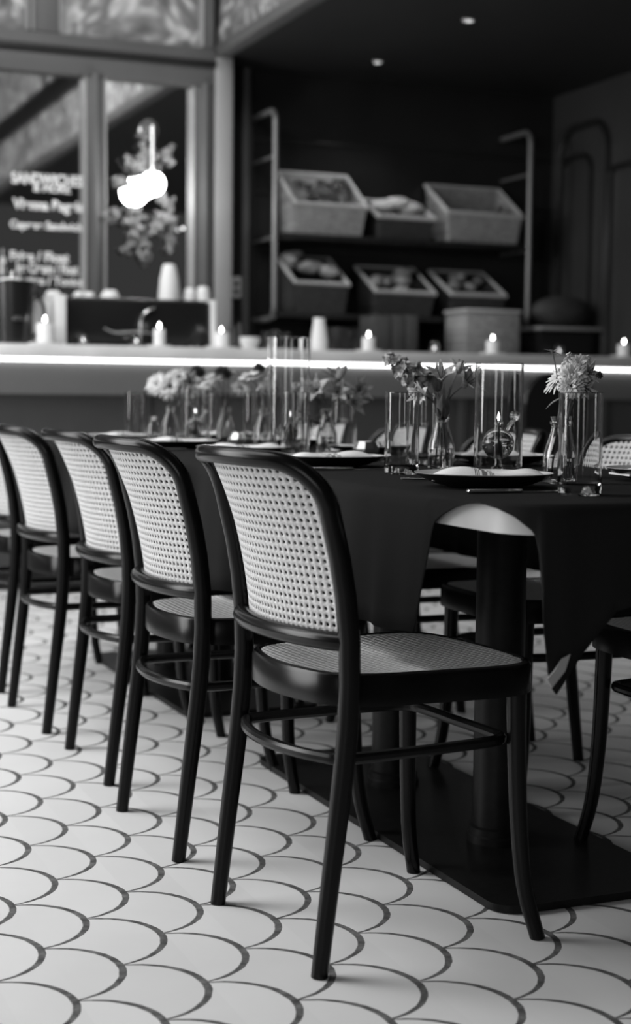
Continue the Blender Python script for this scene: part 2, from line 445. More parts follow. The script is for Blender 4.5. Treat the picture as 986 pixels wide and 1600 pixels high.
# right panelled wall: arched mouldings
def arch_mould(name, y0, y1, zt, r, rad):
    pts = [(XR - .01, y0, 0)] + [(XR - .01, y0, zt - r)]
    for k in range(1, 9): a = math.pi / 2 * k / 8; pts.append((XR - .01, y0 + r - r * math.cos(a), zt - r + r * math.sin(a)))
    for k in range(0, 9): a = math.pi / 2 * k / 8; pts.append((XR - .01, y1 - r + r * math.sin(a), zt - r + r * math.cos(a)))
    pts.append((XR - .01, y1, 0))
    return struct(MB().tube(pts, rad, 8).build(name, K['darkpaint']))
def ry(px, py): return on_x(px, py, XR)
arch_mould('trim_22', ry(952, 250).y, 8.20, ry(915, 196).z, .16, .022)
arch_mould('trim_23', ry(926, 250).y, ry(878, 260).y, ry(905, 245).z, .10, .018)
arch_mould('trim_24', 6.7, ry(957, 262).y, ry(960, 262).z, .05, .018)
# shelf wall: broad horizontal boards
for k, z in enumerate((1.75, 2.05, 2.35)):
    struct(MB().box(wx(397, 300, YS).x, XR - .001, YS - .012, YS, z, z + .02, .004).build('trim_%d' % (25 + k), K['darkpaint']))

# ================================================================== BAR
YB = 7.0
def bar():
    t = empty('bar_counter', (1.4, YB, 0), 0, 'long bar counter with marble top and lit edge behind the dining table', 'bar')
    x0, x1 = -2.6 - 1.4, XR - 1.4 - .02
    MB().box(x0, x1, -.03, .50, 1.075, 1.137, .008).build('marble_top', K['marble'], t)
    # cove under the top: quarter curve apron
    v = []; f = []; n = 14
    for i in range(n + 1):
        a = i / n; y = .015 + .075 * (a ** 1.6); z = 1.06 - .15 * a
        v += [(x0, y, z), (x1, y, z)]
    v += [(x0, .13, .91), (x1, .13, .91), (x0, .13, 1.075), (x1, .13, 1.075), (x0, .015, 1.075), (x1, .015, 1.075)]
    m = len(v) // 2
    f = [(2 * i, 2 * i + 1, (2 * i + 3) % (2 * m), (2 * i + 2) % (2 * m)) for i in range(m)]
    MB().add(v, f).build('cove_apron', K['cove'], t)
    MB().box(x0, x1, .10, .45, .09, .912).build('front_panel', K['bar'], t, smooth=False)
    MB().box(x0, x1, .14, .42, 0, .09).build('plinth', K['dark'], t, smooth=False)
    MB().box(x0, x1, -.012, .014, 1.0605, 1.0749, .002).build('led_strip', K['led'], t)
    for x in [x0 + .4 + .85 * k for k in range(9)]:
        MB().box(x, x + .05, .088, .101, .09, .91, .004).build('batten', K['bar'], t)
bar()

# bar stool whose rounded back shows before the bar
def stool(px, y, topz, label):
    p = on_y(px, 700, y)
    t = empty('bar_stool', (p.x, y, 0), 0, label, 'stool')
    pts = spline([(-.19, 0, topz - .30), (-.185, .0, topz - .12), (-.12, -.01, topz - .02), (0, -.015, topz), (.12, -.01, topz - .02), (.185, 0, topz - .12), (.19, 0, topz - .30)], 6)
    v = []; n = len(pts)
    for q in pts: v.append((q.x, q.y - .02, q.z))
    for q in pts: v.append((q.x, q.y + .03, q.z))
    f = [tuple(range(n)), tuple(range(2 * n - 1, n - 1, -1))] + [(i, (i + 1) % n, n + (i + 1) % n, n + i) for i in range(n)]
    MB().add(v, f).build('backrest', K['dark'], t)
    MB().lathe([(0, .68), (.19, .68), (.20, .70), (.20, .74), (.18, .76), (0, .765)], 24, 0, .18).build('seat', K['dark'], t)
    for sx in (-1, 1):
        for yy in (0.04, .34):
            MB().tube([(sx * .15, yy, .69), (sx * .2, yy + (-.04 if yy < .1 else .04), 0)], .014, 8).build('leg', K['wood'], t)
        MB().tube([(sx * .15, .03, .70), (sx * .17, 0, topz - .25)], .014, 8).build('back_post', K['wood'], t)
    MB().tube([(-.19, .02, .25), (.19, .02, .25), (.19, .36, .25), (-.19, .36, .25)], .01, 8, closed=True).build('foot_ring', K['steel'], t)
stool(872, 6.25, 1.03, 'dark bar stool with a rounded back drawn up to the bar')

# ================================================================== CHAIRS
PROF = [(0, 0), (.09, .011), (.18, .022), (.335, .041), (.45, .049), (.55, .046), (.65, .031), (.75, .006), (.82, -.018), (.86, -.03)]
PROFS = spline([(a, b_, 0) for a, b_ in PROF], 6)
PTAB = [(p.x, p.y) for p in PROFS]
def prof(z): return lerp_table(PTAB, z) - .21
HW = .197
def bowx(y, b_=.052): return -b_ * max(0.0, 1 - (y / (HW)) ** 2)
def bowz(z): return lerp_table([(.55, .050), (.70, .060), (.81, .078)], z)
ZT, CR = .811, .072
def loop_yz():
    pts = []
    for z in (0, .06, .12, .18, .25, .32, .39, .46, .53, .60, .66): pts.append((-HW, z))
    for k in range(0, 11):
        a = math.pi / 2 * k / 10; pts.append((-HW + CR - CR * math.cos(a), ZT - CR + CR * math.sin(a)))
    for k in range(1, 12): pts.append((-HW + CR + (2 * HW - 2 * CR) * k / 12, ZT + .004 * math.sin(math.pi * k / 12)))
    for k in range(0, 11):
        a = math.pi / 2 * k / 10; pts.append((HW - CR + CR * math.sin(a), ZT - CR + CR * math.cos(a)))
    for z in (.66, .60, .53, .46, .39, .32, .25, .18, .12, .06, 0): pts.append((HW, z))
    return pts
LYZ = loop_yz()
SEAT = [(-.200, 0), (-.192, .075), (-.168, .145), (-.11, .184), (0, .200), (.10, .208), (.165, .200), (.205, .165), (.222, .10), (.226, 0)]
def outline(off=0, n=5):
    c = SEAT + [(x, -y) for x, y in SEAT[-2:0:-1]]
    P = spline([(x, y, 0) for x, y in c], n, True); m = len(P); out = []
    for i in range(m):
        t = (P[(i + 1) % m] - P[i - 1]).normalized(); nn = Vector((t.y, -t.x, 0))
        if nn.dot(P[i]) < 0: nn = -nn
        q = P[i] + nn * off; out.append((q.x, q.y))
    return out
def cane_cells(mb, test, pos, u0, u1, v0, v1, p, r):
    nu = int((u1 - u0) / p); nv = int((v1 - v0) / p); cache = {}
    def vert(u, v):
        k = (round(u, 6), round(v, 6))
        if k not in cache: cache[k] = len(mb.v); mb.v.append(tuple(pos(u, v)))
        return cache[k]
    for i in range(nu):
        for j in range(nv):
            cu, cv = u0 + (i + .5) * p, v0 + (j + .5) * p
            if not test(cu, cv): continue
            h = p / 2
            ou = [(cu - h, cv - h), (cu, cv - h), (cu + h, cv - h), (cu + h, cv), (cu + h, cv + h), (cu, cv + h), (cu - h, cv + h), (cu - h, cv)]
            inn = [(cu + r * math.cos(a), cv + r * math.sin(a)) for a in [math.radians(225 + 45 * k) for k in range(8)]]
            O = [vert(*q) for q in ou]; I = [vert(*q) for q in inn]
            for k in range(8): mb.f.append((O[k], O[(k + 1) % 8], I[(k + 1) % 8], I[k]))
def make_chair():
    t = empty('cane_chair')
    pts = []; rad = []
    for (y, z) in LYZ:
        b_ = bowx(y, bowz(z)) if z > .6 else 0
        pts.append((prof(z) + b_, y, z)); rad.append(lerp_table([(0, .0135), (.3, .0168), (.5, .0175), (.75, .0170), (.82, .0145)], z))
    MB().tube(pts, rad, 14).build('back_frame', K['wood'], t)
    # lower back rail bowed outside the legs
    rp = []
    for k in range(25):
        y = -HW + 2 * HW * k / 24
        rp.append((prof(.52) + bowx(y, .040) - .010 * (1 - abs(y / HW) ** 8), y, .527))
    MB().tube(rp, .0155, 12).build('back_rail', K['wood'], t)
    poly = [(y, z) for y, z in LYZ if z >= .59]
    poly = [(-HW, .522)] + poly + [(HW, .522)]
    mb = MB(); p = .01275
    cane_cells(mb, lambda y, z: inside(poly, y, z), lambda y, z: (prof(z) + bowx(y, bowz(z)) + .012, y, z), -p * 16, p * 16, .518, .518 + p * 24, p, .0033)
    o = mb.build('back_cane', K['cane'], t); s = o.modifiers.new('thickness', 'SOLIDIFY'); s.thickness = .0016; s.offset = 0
    # seat frame: a bent ring with rebate for the cane
    oo, oi, oc = outline(0), outline(-.012), outline(-.022)
    n = len(oo); v = []; rings = [(oc, .422), (oo, .419), (oo, .463), (outline(-.004), .469), (oi, .471), (oc, .465)]
    for ol, z in rings: v += [(x, y, z) for x, y in ol]
    f = []
    for a in range(len(rings)):
        b2 = (a + 1) % len(rings)
        for i in range(n): f.append((a * n + i, a * n + (i + 1) % n, b2 * n + (i + 1) % n, b2 * n + i))
    MB().add(v, f).build('seat_frame', K['wood'], t)
    cp = outline(-.014)
    mb = MB(); p = .0125
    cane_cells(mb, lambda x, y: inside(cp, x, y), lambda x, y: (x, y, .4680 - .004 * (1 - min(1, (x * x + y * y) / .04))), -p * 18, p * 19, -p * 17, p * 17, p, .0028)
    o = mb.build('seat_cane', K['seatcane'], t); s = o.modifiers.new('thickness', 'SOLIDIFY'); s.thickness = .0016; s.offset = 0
    for sy in (-1, 1):
        lp = spline([(.168, sy * .176, .43), (.170, sy * .178, .32), (.174, sy * .182, .2), (.183, sy * .19, .09), (.203, sy * .203, 0)], 5)
        rr = [.0175 - .0045 * (k / (len(lp) - 1)) for k in range(len(lp))]
        MB().tube(lp, rr, 14).build('front_leg', K['wood'], t)
    # hoop stretcher
    hc = [(-.212, 0), (-.203, .08), (-.18, .145), (-.155, .172), (-.06, .176), (.05, .172), (.125, .166), (.158, .148), (.165, .10), (.165, 0)]
    c = [(x, y, .337) for x, y in hc] + [(x, -y, .337) for x, y in hc[-2:0:-1]]
    MB().tube(spline(c, 4, True), .0098, 10, closed=True).build('hoop_stretcher', K['wood'], t)
    return t
CHAIRS_L = [(.904, 2.373, 4.8, 'cane-backed black chair nearest the camera, standing before the table corner'),
            (.896, 3.035, .7, 'cane-backed black chair second in the left row, its top rail nicked'),
            (.926, 3.657, -.3, 'cane-backed black chair third from the camera in the left row'),
            (.906, 4.253, 2., 'cane-backed black chair fourth from the camera in the left row'),
            (.91, 4.865, 0., 'cane-backed black chair cut off by the left edge of the photo')]
CHAIRS_R = [(2.10, 2.44, 'black chair on the far side of the table, cut off by the right edge'),
            (2.10, 3.10, 'cane-backed chair across the table, seen right of the tallest near water glass'),
            (2.10, 3.73, 'cane-backed chair across the table, seen behind the near oil lamp cylinder'),
            (2.10, 4.37, 'cane-backed chair across the table, seen behind the near left highball'),
            (2.10, 5.00, 'cane-backed chair across the table at the far end, behind the lily vase')]
proto = make_chair(); first = True
for (x, y, a, lb) in CHAIRS_L + [(x, y, 180, lb) for x, y, lb in CHAIRS_R]:
    o = proto if first else copy_tree(proto); first = False
    d = Vector((math.cos(R(a)), math.sin(R(a)), 0)) * .21
    o.location = (x + d.x, y + d.y, 0); o.rotation_euler = (0, 0, R(a))
    tag(o, lb, 'chair', 'cane-backed chairs around the dining table')

# ================================================================== TABLE
TX0, TX1, TY0, TY1 = 1.12, 1.92, 1.93, 5.55
def rrect(x0, x1, y0, y1, r, n=8):
    out = []
    for cx, cy, a0 in ((x0 + r, y0 + r, 180), (x1 - r, y0 + r, 270), (x1 - r, y1 - r, 0), (x0 + r, y1 - r, 90)):
        for k in range(n + 1):
            a = R(a0 + 90 * k / n); out.append((cx + r * math.cos(a), cy + r * math.sin(a)))
    return out
def table(y0, y1, py0, py1, cols, label):
    t = empty('pedestal_table', (1.52, (y0 + y1) / 2, 0), 0, label, 'table')
    oy = (y0 + y1) / 2; ox = 1.52
    rr = .085 if y0 < 2 else .03
    MB().prism([(x - ox, y - oy) for x, y in rrect(TX0 + .003, TX1 - .003, y0 + .003, y1 - .003, rr)], .710, .750).build('tabletop', K['slab'], t)
    b = MB().prism([(x - ox, y - oy) for x, y in rrect(1.325, 1.735, py0, py1, .05)], .002, .016)
    b.build('base_plate', K['iron'], t)
    for cy in cols:
        MB().lathe([(0, .016), (.060, .016), (.060, .03), (.056, .034), (.056, .046), (.050, .050), (.050, .69), (.09, .70), (.09, .71), (0, .71)], 32, 1.53 - ox, cy - oy).build('column', K['iron'], t)
table(1.93, 3.76, 2.32, 3.56, (2.70, 3.19), 'twin-column pedestal table with pale rounded corner under the near cloth end')
table(3.77, 5.55, 4.10, 5.20, (4.45, 4.92), 'pedestal table at the far end under the same dark cloth')
def tablecloth():
    def lin(a, b_, n): return [a + (b_ - a) * k / n for k in range(n)]
    P = []; r = .085
    for y in lin(TY1 - r, TY0 + r, 420): P.append((TX0, y, -1, 0))
    for k in range(24): a = R(180 + 90 * k / 24); P.append((TX0 + r + r * math.cos(a), TY0 + r + r * math.sin(a), math.cos(a), math.sin(a)))
    for x in lin(TX0 + r, TX1 - r, 160): P.append((x, TY0, 0, -1))
    for k in range(16): a = R(270 + 90 * k / 16); P.append((TX1 - r + r * math.cos(a), TY0 + r + r * math.sin(a), math.cos(a), math.sin(a)))
    for y in lin(TY0 + r, TY1 - r, 300): P.append((TX1, y, 1, 0))
    for k in range(12): a = R(90 * k / 12); P.append((TX1 - r + r * math.cos(a), TY1 - r + r * math.sin(a), math.cos(a), math.sin(a)))
    for x in lin(TX1 - r, TX0 + r, 100): P.append((x, TY1, 0, 1))
    for k in range(12): a = R(90 + 90 * k / 12); P.append((TX0 + r + r * math.cos(a), TY1 - r + r * math.sin(a), math.cos(a), math.sin(a)))
    n = len(P)
    side = [(2.015, .001), (2.03, .0), (2.07, .004), (2.11, .012), (2.15, .026), (2.185, .044), (2.195, .10), (2.215, .22), (2.24, .222), (2.30, .228), (2.5, .235), (2.6, .25), (2.9, .25), (3.2, .27), (3.32, .285), (3.40, .24), (3.8, .26), (4.2, .25), (5.3, .27), (5.55, .25)]
    end = [(1.205, .235), (1.28, .155), (1.40, .135), (1.6, .135), (1.75, .2), (1.86, .27), (1.92, .27)]
    T = [0, .04, .1, .2, .32, .45, .58, .72, .86, 1.0]; v = []; f = []
    s = 0; rings = [[] for _ in range(len(T) + 2)]
    for i, (x, y, nx, ny) in enumerate(P):
        if nx < -.999: dr = lerp_table(side, y)
        elif ny < -.999: dr = lerp_table(end, x)
        elif nx < 0 and ny < 0:
            q = math.atan2(-ny, -nx) / (math.pi / 2)      # 0 = long side, 1 = end side
            dr = lerp_table([(0, .001), (.2, .005), (.4, .015), (.58, .034), (.66, .050), (.70, .16), (.76, .25), (.82, .275), (1, .235)], q)
        elif nx > .999: dr = .26
        else: dr = .26
        s = x * 1.0 + y
        low = min(1.0, max(0.0, (dr - .05) / .12))
        for k, tt in enumerate(T):
            hang = dr * tt
            A = low * (.018 * tt ** .8 * (1 + math.sin(s * 19 + .6 * math.sin(s * 7))) * .5 + .007 * tt * (1 + math.sin(s * 47 + 1.3)) * .5)
            rd = .004 + A + (.003 if tt > 0 else 0)
            z = .754 - hang - (.0015 if tt > .03 else 0)
            rings[k + 2].append((x + nx * rd * (0 if tt == 0 else 1), y + ny * rd * (0 if tt == 0 else 1), z))
        ins = .012 + (.035 * math.sin(math.pi * min(1, max(0, (math.atan2(-ny, -nx) / (math.pi / 2))))) if (nx < -.0 and ny < -.0) else 0)
        rings[1].append((x - nx * .012, y - ny * .012, .7550)); rings[0].append((x - nx * .03, y - ny * .03, .7552))
    for rg in rings: v += rg
    for a in range(len(rings) - 1):
        for i in range(n): f.append((a * n + i, (a + 1) * n + i, (a + 1) * n + (i + 1) % n, a * n + (i + 1) % n))
    f.append(tuple(range(n)))
    o = MB().add(v, f).build('tablecloth', K['cloth'], angle=70)
    sm = o.modifiers.new('thickness', 'SOLIDIFY'); sm.thickness = .0012; sm.offset = 1
    tag(o, 'long dark linen tablecloth hanging over both tables', 'tablecloth')
    c = on_y(856, 1052, 1.915)
    q = [(0, 0, -.02), (.022, 0, .004), (.030, 0, .028), (.016, 0, .022), (.004, 0, .006), (-.008, 0, -.006)]
    MB().add([(c.x + a, c.y - .012, c.z + b2) for a, _, b2 in q] + [(c.x + a, c.y - .0105, c.z + b2) for a, _, b2 in q],
             [tuple(range(6)), tuple(range(11, 5, -1))] + [(i, (i + 1) % 6, 6 + (i + 1) % 6, 6 + i) for i in range(6)]).build('care_tag', K['tag'], o)
tablecloth()
ZT0 = .7565   # cloth surface

# ------------------------------------------------------------------ tableware
GL = [((1.335, 2.11), 'tall highball glass nearest the camera, in front of the daisy bouquet'),
      ((1.346, 2.786), 'highball glass left of the near plate, nearest of those left of the big lamp'),
      ((1.375, 3.43), 'highball glass half hidden behind the tallest glass cylinder'),
      (tuple(on_z(340, 696, ZT0)[:2]), 'highball glass between the middle lamp and the white daisies'),
      (tuple(on_z(398, 701, ZT0)[:2]), 'highball glass just left of the tallest glass cylinder'),
      (tuple(on_z(212, 692, ZT0)[:2]), 'leftmost highball glass, at the far end of the table'),
      (tuple(on_z(661, 727, ZT0)[:2]), 'highball glass behind the snapdragon vase, on the far side'),
      (tuple(on_z(537, 706, ZT0)[:2]), 'highball glass behind the lily vase')]
for (x, y), lb in GL:
    rad = .0345
    o = MB().lathe(firm([(0, 0), (rad - .003, 0), (rad - .0005, .003), (rad, .012), (rad, .162), (rad - .0008, .163), (rad - .0018, .162), (rad - .0022, .02), (rad - .006, .0165), (0, .0155)]), 64).build('highball_glass', K['glass'])
    o.location = (x, y, ZT0); tag(o, lb, 'glass', 'highball glasses on the table')

def cylinder(x, y, r, h, label):
    o = MB().lathe(firm([(0, 0), (r - .002, 0), (r, .003), (r, h - .001), (r - .001, h), (r - .0022, h - .001), (r - .0025, .010), (r - .006, .007), (0, .0065)]), 72).build('glass_cylinder', K['glass'])
    o.location = (x, y, ZT0); tag(o, label, 'glass cylinder', 'glass hurricane cylinders')
def flame(parent, x, y, z, s=1.0):
    return MB().lathe([(0, 0), (.0018 * s, .002 * s), (.0032 * s, .006 * s), (.003 * s, .010 * s), (.0014 * s, .016 * s), (0, .021 * s)], 12, x, y).build('flame', K['flame'], parent, loc=(0, 0, z))
def oil_lamp(x, y, z0, r, label, handle=True, fs=1.0):
    t = empty('oil_lamp', (x, y, z0), 0, label, 'oil lamp', 'round glass oil lamps')
    zc = r + .026
    n = 14; pr = [(0, 0), (r * .55, 0), (r * .5, .004), (r * .22, .012), (r * .22, zc - r + .002)]
    a0 = math.asin(.22)
    for k in range(n + 1):
        a = a0 + (math.pi - 2 * a0) * k / n; pr.append((r * math.sin(a), zc - r * math.cos(a)))
    zt = zc + r * math.cos(a0)
    pr += [(r * .2, zt + .006), (r * .3, zt + .008), (r * .3, zt + .011), (r * .17, zt + .012), (r * .14, zt)]
    for k in range(n + 1):
        a = a0 + (math.pi - 2 * a0) * k / n; pr.append(((r - .0015) * math.sin(a), zc + (r - .0015) * math.cos(a)))
    pr += [(0, zc - r + .0018)]
    MB().lathe(pr, 36).build('glass_bulb', K['glass'], t)
    # oil filling just over half of the bulb
    ri = r - .0022; pr = [(0, zc - ri)]
    for k in range(1, 11):
        a = math.pi * .56 * k / 10; pr.append((ri * math.sin(a), zc - ri * math.cos(a)))
    pr.append((0, pr[-1][1])); MB().lathe(pr, 32).build('oil', K['oil'], t)
    MB().tube([(0, 0, zc - r * .75), (0.001, 0, zc), (0, 0, zt + .014)], .0022, 8).build('wick', K['white'], t)
    MB().lathe([(.0025, 0), (.009, 0), (.0045, .03), (.0025, .03)], 16).build('wick_cone', K['wax'], t, loc=(0, 0, zc - r * .85))
    flame(t, 0, 0, zt + .013, fs)
    if handle:
        hx = Vector((right.x, right.y, 0)).normalized()
        c = [hx * (r * .45) + Vector((0, 0, zc + r * .8)), hx * (r * .75) + Vector((0, 0, zc + r * 1.25)), hx * (r * 1.0) + Vector((0, 0, zc + r * 1.55))]
        MB().tube(c, [r * .16, r * .13, r * .16], 12).build('filler_neck', K['glass'], t)
        MB().ball(c[2] + Vector((0, 0, r * .18)), r * .33, 18, 12).build('stopper', K['glass'], t)
    return t
def lamp_at(px, py, r_cyl, h, rb, lb1, lb2, fs=.7):
    p = on_z(px, py, ZT0); cylinder(p.x, p.y, r_cyl, h, lb1)
    oil_lamp(p.x, p.y, ZT0 + .0068, rb, lb2, True, fs)
lamp_at(777.5, 744, .0475, .221, .0315, 'tall glass cylinder around the near oil lamp, right of centre', 'round glass oil lamp burning behind the near plate', .9)
p2 = on_z(450, 712, ZT0)
cylinder(p2.x, p2.y, .0555, .305, 'tallest glass cylinder, left of the lily vase'); oil_lamp(p2.x, p2.y, ZT0 + .0068, .028, 'round oil lamp burning inside the tallest cylinder', fs=.7)
p3 = on_z(305, 698, ZT0)
cylinder(p3.x, p3.y, .042, .175, 'short far glass cylinder in front of the white daisies'); oil_lamp(p3.x, p3.y, ZT0 + .0068, .028, 'farthest oil lamp on the table, burning among the white daisies', fs=.7)

def vase(px, py, label, s=1.0, loc=None):
    p = on_z(px, py, ZT0) if loc is None else Vector(loc)
    t = empty('bud_vase', (p.x, p.y, ZT0), 0, label, 'vase', 'small bottle vases')
    o = [(0, 0), (.026, 0), (.0285, .004), (.029, .02), (.0285, .045), (.026, .060), (.020, .078), (.0155, .092), (.0145, .102), (.0150, .106), (.0168, .108), (.0168, .112), (.0150, .114), (.0155, .118), (.0158, .121)]
    i = [(.0142, .121), (.0135, .112), (.0125, .100), (.0138, .091), (.018, .077), (.0238, .060), (.0264, .045), (.0268, .02), (.0262, .008), (0, .006)]
    MB().lathe(firm([(a * s, b_ * s) for a, b_ in o[:5]], .001, .010)[:-1] + [(a * s, b_ * s) for a, b_ in o[4:] + i[:-2]] + firm([(a * s, b_ * s) for a, b_ in i[-3:]], .001, .010)[1:], 48).build('bottle', K['glass'], t)
    wi = [(0, .0064), (.0255, .0084), (.0262, .02), (.0260, .044), (.0258, .046), (0, .046)]
    MB().lathe([(a * s, b_ * s) for a, b_ in wi], 28).build('water', K['water'], t)
    return p
def petal(mb, base, direc, upv, ln, wd, curl=.3, tip=.15, n=6, cup=.15):
    d = Vector(direc).normalized(); u = (Vector(upv) - d * d.dot(Vector(upv))).normalized(); sd = d.cross(u)
    v = []; f = []; pos = Vector(base); ang = 0
    for i in range(n + 1):
        t = i / n; wv = wd * (math.sin(math.pi * min(1, .12 + t * .88)) ** .7) * (1 - t ** 4 * (1 - tip)) if t < 1 else wd * tip * .5
        dd = d * math.cos(curl * t * 2) - u * math.sin(curl * t * 2); nn = u * math.cos(curl * t * 2) + d * math.sin(curl * t * 2)
        if i: pos = pos + dd * ln / n
        for k in (-1, 0, 1): v.append(pos + sd * (k * wv / 2) + nn * (abs(k) * wv * cup))
    for i in range(n):
        for k in range(2): a = i * 3 + k; f.append((a, a + 1, a + 4, a + 3))
    mb.add(v, f)
def solid(o, th=.0006):
    s = o.modifiers.new('thickness', 'SOLIDIFY'); s.thickness = th; s.offset = 0; return o
def flower(name, label, cat, base, head, kind, size, face=None, m=None, leaves=2, group='cut flowers in the vases'):
    """a cut flower: stem from base (inside a vase) to its head"""
    base = Vector(base); head = Vector(head)
    t = empty(name, base, 0, label, cat, group)
    H = head - base; mid = H * .5 + Vector((H.x * -.12, H.y * -.12, .01))
    path = spline([(0, 0, 0), mid, H], 6)
    MB().tube(path, .0014, 6).build('stem', K['stem'], t)
    ax_ = (Vector(face) if face else H.normalized() + Vector((0, 0, .2))).normalized()
    a = ax_.orthogonal().normalized(); b_ = ax_.cross(a)
    rr = random.Random(int(abs(head.x * 9991 + head.y * 7919 + head.z * 3331) * 100) % 100000)
    if kind == 'daisy':
        mb = MB()
        for ring, (n, q, tilt) in enumerate(((22, 1.0, .12), (18, .75, .42))):
            for k in range(n):
                an = 2 * math.pi * (k + .5 * ring) / n + rr.uniform(-.06, .06)
                dr = (a * math.cos(an) + b_ * math.sin(an)) + ax_ * (tilt + rr.uniform(-.08, .08))
                petal(mb, H + dr.normalized() * size * .1, dr, ax_, size * q * rr.uniform(.9, 1.05), size * .24, .12, .5, 4)
        solid(mb.build('petals', m or K['petal'], t))
        q = MB().ball((0, 0, 0), size * .22, 12, 8, (1, 1, .6)); q.xf(Matrix.Translation(H + ax_ * size * .06) @ ax_.to_track_quat('Z', 'Y').to_matrix().to_4x4()); q.build('heart', K['heart'], t)
    elif kind == 'pom':
        mb = MB()
        for k in range(90):
            z = 1 - 1.45 * (k + .5) / 90; an = k * 2.39996; r_ = math.sqrt(max(0, 1 - z * z))
            dr = a * math.cos(an) * r_ + b_ * math.sin(an) * r_ + ax_ * z
            petal(mb, H + dr * size * .25, dr, ax_ + a * .01, size * .75 * rr.uniform(.85, 1.1), size * .3, .35, .6, 3, .25)
        solid(mb.build('petals', m or K['petal'], t))
    elif kind == 'lily':
        mb = MB(); mb2 = MB()
        for k in range(6):
            an = 2 * math.pi * k / 6 + .3; dr = (a * math.cos(an) + b_ * math.sin(an)) * .62 + ax_ * (.9 if k % 2 else 1.15)
            petal(mb, H, dr, ax_, size * rr.uniform(.9, 1.15), size * (.46 if k % 2 else .34), .28, .12, 7, .22)
        solid(mb.build('petals', m or K['petalgrey'], t))
        for k in range(5):
            an = 2 * math.pi * k / 5; dr = (a * math.cos(an) * .3 + b_ * math.sin(an) * .3 + ax_).normalized()
            mb2.tube([H, H + dr * size * .7], .0007, 5); mb2.ball(H + dr * size * .72, .0018, 6, 4)
        mb2.build('stamens', K['heart'], t)
    elif kind == 'spike':      # snapdragon: florets up the last part of the stem
        mb = MB(); nfl = 17
        for k in range(nfl):
            q = k / (nfl - 1); i = len(path) * (.42 + .58 * q); j = min(len(path) - 2, int(i)); p = path[j].lerp(path[j + 1], min(1, i - j))
            tdir = (path[j + 1] - path[j]).normalized(); s0 = tdir.orthogonal().normalized(); s1 = tdir.cross(s0)
            an = k * 2.4; dr = (s0 * math.cos(an) + s1 * math.sin(an)) + tdir * .6
            fs = size * (1.0 - .72 * q)
            for e in range(5):
                d2 = dr.normalized() + (s0 * math.cos(e * 1.257) + s1 * math.sin(e * 1.257)) * .55
                petal(mb, p + dr.normalized() * fs * .25, d2, dr, fs * .85 * rr.uniform(.8, 1.1), fs * .62, .5, .7, 4, .3)
            mb.ball(p + dr.normalized() * fs * .3, fs * .26, 8, 6)
        solid(mb.build('florets', m or K['petalgrey'], t))
    elif kind == 'blade':
        mb = MB()
        for k in range(5):
            an = k * 2.4; dr = (a * math.cos(an) + b_ * math.sin(an)) * (.16 + .07 * k) + ax_
            petal(mb, H, dr, a * math.cos(an) + b_ * math.sin(an), size * rr.uniform(.75, 1.15), size * .42, rr.uniform(-.2, .15), .06, 8, -.2)
        solid(mb.build('broad_leaves', m or K['leaf'], t))
    elif kind == 'star':
        mb = MB()
        for k in range(9):
            an = k * 2.4; dr = a * math.cos(an) + b_ * math.sin(an) + ax_ * rr.uniform(-.2, 1.2)
            petal(mb, H, dr, ax_, size * rr.uniform(.8, 1.3), size * .34, rr.uniform(.05, .3), .05, 7, .15)
        solid(mb.build('leafy_crown', m or K['leaf'], t))
    for k in range(leaves):
        q = .55 + .3 * k / max(1, leaves); p = path[int(len(path) * q)]
        an = rr.uniform(0, 6.28); dr = Vector((math.cos(an), math.sin(an), rr.uniform(-.2, .9)))
        mb = MB(); petal(mb, p, dr, (0, 0, 1), rr.uniform(.03, .05), .012, .3, .05, 7, .15)
        solid(mb.build('leaf', K['leaf'], t))
    return t
PXR = Vector((right.x, right.y, 0))
def bouquet(vp, s, items):
    """items: (kind, px, py, depth shift, size, label, face, mat, leaves); head found on the plane through the vase facing the camera"""
    dep = vp.x * SH + vp.y * CH
    for k, (kind, px, py, dz, size, label, face, m, lv) in enumerate(items):
        d = ray(px, py); sc = (dep + dz) / (d.x * SH + d.y * CH)
        head = Vector((0, 0, CAM_Z)) + d * sc
        an = k * 2.1; base = (vp.x + .010 * math.cos(an), vp.y + .010 * math.sin(an), ZT0 + .012)
        # stems pass the vase neck: start above the neck inside the vase, leaning to the head
        t = flower({'daisy': 'daisy', 'pom': 'pompom_flower', 'lily': 'lily_flower', 'spike': 'snapdragon', 'star': 'leafy_sprig', 'blade': 'leafy_sprig'}[kind], label,
                   'flower', (vp.x + .004 * math.cos(an), vp.y + .004 * math.sin(an), ZT0 + .105 * s), head, kind, size, face, m, lv)
        low = Vector(base) - t.location
        MB().tube([low, (0, 0, 0)], .0013, 6).build('lower_stem', K['stem'], t)
tocam = Vector((-SH, -CH, 0))
def fc(sx, up_, cam_=1.0):  # facing vector: sideways in picture, up, towards the camera
    return tuple(PXR * sx + Vector((0, 0, up_)) + tocam * cam_)
v = vase(872, 755, 'small bottle vase behind the nearest highball, holding the daisy bouquet')
